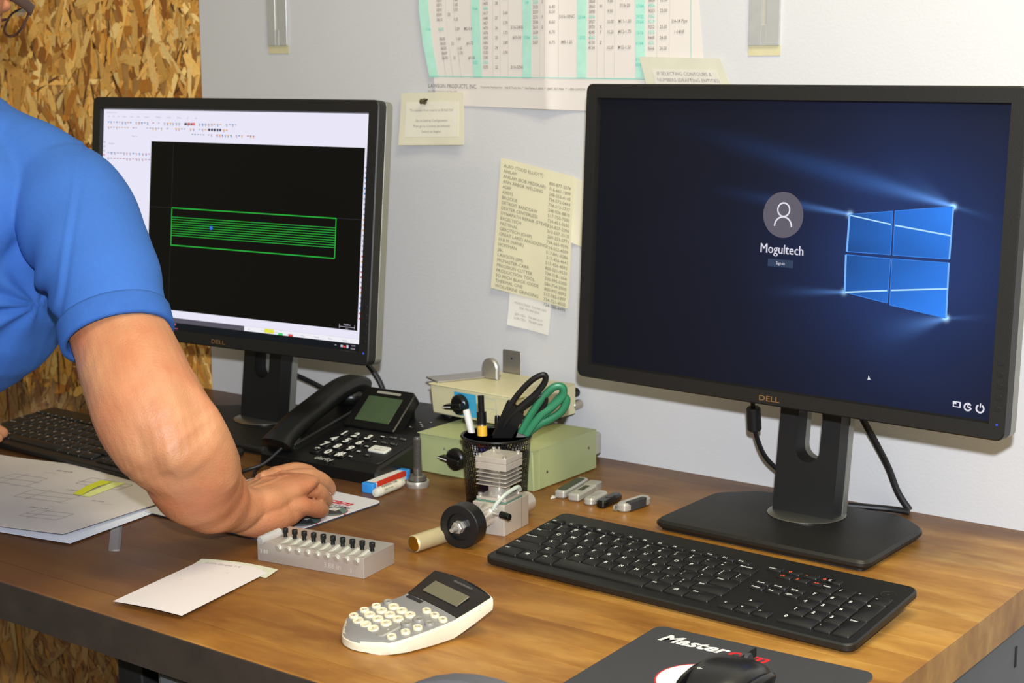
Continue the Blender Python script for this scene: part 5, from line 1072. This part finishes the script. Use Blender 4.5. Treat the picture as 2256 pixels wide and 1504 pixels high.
VF=[[(-.33,-.66,.14),(-.335,-.63,.11),(-.350,-.600,.08)],[(-.325,-.70,.20),(-.318,-.675,.16),(-.325,-.64,.12),(-.345,-.61,.085)]]
def skin_fn(c,n):
    d=0
    if c.x>-.50 and c.z>.08:
        d-=.0058*math.exp(-(pdist(c,G1)/.020)**4)*max(0,1-pdist(c,G1)/.03); d+=.004*math.exp(-(pdist(c,RD)/.018)**2); d-=.0030*math.exp(-(pdist(c,G2)/.014)**2)
        d+=.0050*math.exp(-((c-V((-.3042,-.7473,.1456))).length/.020)**2)
    if c.x>-.50 and c.y>-.60 and n.z>.1:
        for L in CR: d-=.0032*math.exp(-(pdist(c,L)/.0042)**2)
        for L in VN: q=pdist(V((c.x,c.y,.05)),L); d+=.0015*math.exp(-(q/.0024)**2)
    if c.x>-.50 and c.z>.06:
        for L in VF: q=pdist(c,L); d+=.0014*math.exp(-(q/.006)**2)
    d+=.0007*noise.noise(c*55)+.0022*noise.noise(c*17)
    return d
bd=remeshed('body',body,.0020,3,[skin],man,skin_fn)
# fingernail of the middle finger
def nail(p,d,up_): 
    d=V(d).normalized(); u=V(up_); u=(u-d*u.dot(d)).normalized(); s=d.cross(u); A=Matrix((s,d,u)).transposed().to_4x4(); A.translation=V(p); A=MO@A
    obj('fingernail',MB(A).ball((0,0,0),.0052,.0064,.0016,14),mat('nail',(226,176,156),.3),man,angle=0)
nail((-.4075,-.4065,.0305),(-.01,.02,-.014),(.05,.5,.8)); nail((-.4355,-.3935,.0315),(-.01,.02,-.014),(.05,.5,.8)); nail((-.3825,-.4385,.0275),(-.01,.02,-.013),(.05,.5,.8)); nail((-.3665,-.4650,.0205),(-.01,.02,-.01),(.05,.5,.8))
# shirt
sh=MB()
limb(sh,[((-.600,-.648,.405),.060,.060,SIDE),((-.560,-.656,.377),.0670,.066,SIDE),((-.520,-.670,.338),.0675,.066,SIDE),((-.484,-.682,.308),.0640,.062,SIDE),((-.458,-.693,.281),.0600,.058,SIDE),((-.4460,-.698,.265),.0590,.057,SIDE)],36)
limb(sh,[((-.87,-1.12,.02),.175,.14,(1,0,0)),((-.85,-1.02,.12),.180,.15,(1,0,0)),((-.81,-.88,.23),.185,.15,(1,0,0)),((-.765,-.77,.34),.180,.125,(1,0,.0)),((-.745,-.715,.41),.165,.095,(1,0,.0)),((-.745,-.700,.455),.115,.075,(1,0,0)),((-.752,-.695,.485),.078,.070,(1,0,0))],48)
limb(sh,[((-.905,-.66,.415),.075,.072,(1,0,0)),((-.98,-.68,.35),.070,.068,(1,0,0)),((-1.045,-.69,.285),.062,.060,(1,0,0))],30)
sh.ball((-.778,-.709,.319),.185,.175,.19,32)
limb(sh,[((-.742,-.702,.438),.112,.105,SIDE),((-.660,-.662,.428),.060,.062,SIDE),((-.595,-.648,.400),.060,.060,SIDE)],30)
def folds(c,n):
    d=.0022*noise.noise(c*9)+.0007*noise.noise(c*28)
    # creases radiating from the armpit
    a=c-V((-.62,-.66,.27)); r_=a.length; th=math.atan2(a.z,a.x*.8+a.y*.6)
    d+=.0042*math.sin(th*9+2.2*noise.noise(c*7))*math.exp(-((r_-.09)/.06)**2)
    q=(c-V((-.5523,-.6486,.4582))).dot(SN)
    if c.z>.22 and (c-CAM).length<1.92: d+=.0012*math.exp(-(q/.0028)**2)-.0014*math.exp(-((q-.006)/.003)**2)
    return d
SN=(V((-.5777,-.6823,.2567))-V((-.5523,-.6486,.4582))).cross(V((-.5523,-.6486,.4582))-CAM).normalized()
if SN.x<0: SN=-SN
shirt_m=mat('polo_blue',(60,106,182),.85,var=.03,scale=200,bump=.35,bscale=1500,spec=.2)
st_=remeshed('shirt',sh,.0034,10,[shirt_m],man,folds)
# knit cuff band at the sleeve hem
d_=(V((-.4365,-.702,.252))-V((-.448,-.697,.268))).normalized(); cfc=V((-.4480,-.6975,.2665)); w_=(SIDE-d_*SIDE.dot(d_)).normalized(); b_=d_.cross(w_)
st=[]
for r_,z in ((.94,-.006),(1.02,-.0055),(1.035,-.002),(1.035,.018),(1.02,.0215),(.94,.0215),(.90,.019),(.90,-.004)):
    st.append((cfc+d_*z,w_*.0600*r_,b_*.0575*r_))
mb=MB(MO); vs=[];fs=[];n=56
for c,a,b in st:
    for i in range(n): t=6.2831853*i/n; q=1+.002*math.cos(t*28); vs.append(c+(a*math.cos(t)+b*math.sin(t))*q)
for k in range(8):
    for i in range(n): j=(i+1)%n; k2=(k+1)%8; fs.append((k*n+i,k*n+j,k2*n+j,k2*n+i))
mb.add(vs,fs); obj('sleeve_cuff',mb,mat('polo_cuff',(56,100,174),.85,bump=.5,bscale=1200,spec=.2),st_,angle=0)
# armhole seam
# collar
obj('collar',MB(MO).loft([((-.752,-.702,.478),(.088,0,0),(0,.080,-.02)),((-.755,-.697,.505),(.074,0,0),(0,.074,-.02)),((-.756,-.693,.515),(.067,0,0),(0,.068,-.02)),((-.756,-.695,.500),(.062,0,0),(0,.062,-.02))],36),mat('polo_cuff',(56,100,174),.85),st_,angle=0)
# hair
hb_=MB(); hb_.ball(hp(0,-.014,.022),.083,.100,.098,28,R=HR)
hair=remeshed('hair',hb_,.004,2,[mat('hair_grey',(120,104,88),.7,var=.2,scale=300,bump=.8,bscale=600)],man,lambda c,n:(-.012 if (HR.inverted()@(c-HC)).y>.055 and (HR.inverted()@(c-HC)).z<.045 else .0015*noise.noise(c*90)))
# glasses
gl=root('glasses','brown rimmed glasses on the face at the upper left corner','glasses',tuple(HC))
GA=HR; fr_=mat('glasses_brown',(70,48,40),.3); lens=bpy.data.materials.new('lens_glass'); lens.use_nodes=True
b=lens.node_tree.nodes['Principled BSDF']; b.inputs['Transmission Weight'].default_value=1; b.inputs['Roughness'].default_value=.02; b.inputs['IOR'].default_value=1.05; b.inputs['Base Color'].default_value=(.92,.88,.78,1)
for s in (-1,1):
    P_=[]
    for k in range(24):
        a=6.2831853*k/24; x=s*(.037+.029*math.copysign(abs(math.cos(a))**.75,math.cos(a))); z=.004+.0195*math.copysign(abs(math.sin(a))**.75,math.sin(a)); P_.append((x,.114-.35*max(0,abs(x)-.03),z))
    obj('rim',MB(GA).tube(P_+[P_[0]],.0016,8,sub=1),fr_,gl); mb=MB(GA); mb.add(P_+[(p[0],p[1]-.0012,p[2]) for p in P_],[list(range(24)),list(range(24,48))[::-1]]+[(k,(k+1)%24,24+(k+1)%24,24+k) for k in range(24)]); obj('lens',mb,lens,gl)
    obj('temple',MB(GA).loft([((s*.068,.104,.014),(.0014,0,0),(0,0,.0075)),((s*.074,.09,.014),(.0014,0,0),(0,0,.0070)),((s*.083,.03,.008),(.0012,0,0),(0,0,.0035)),((s*.083,-.03,.002),(.0012,0,0),(0,0,.0030))],12),fr_,gl)
obj('bridge',MB(GA).tube([(-.009,.114,.008),(0,.118,.012),(.009,.114,.008)],.0018,8),fr_,gl)
# legs and shoes, outside the picture but holding him up
den=mat('denim',(46,58,84),.8,var=.1)
for s in (-1,1):
    q=MB(MO); limb(q,[((-.87+s*.085,-1.13,.04),.095,.10,(1,0,0)),((-.87+s*.10,-1.12,-.15),.088,.09,(1,0,0)),((-.87+s*.11,-1.09,-.38),.062,.065,(1,0,0)),((-.87+s*.115,-1.12,-.6),.058,.06,(1,0,0)),((-.87+s*.12,-1.13,-.755),.055,.06,(1,0,0))],24); obj('trouser_leg',q,den,man,angle=0)
    obj('shoe',MB(MO).loft([((-.87+s*.12,-1.21,-.770),(.035,0,0),(0,0,.028)),((-.87+s*.12,-1.15,-.758),(.042,0,0),(0,0,.042)),((-.87+s*.12,-1.05,-.765),(.046,0,0),(0,0,.034)),((-.87+s*.12,-.95,-.780),(.036,0,0),(0,0,.020))],20,p=.8),mat('shoe_brown',(70,50,36),.6),man,angle=0)
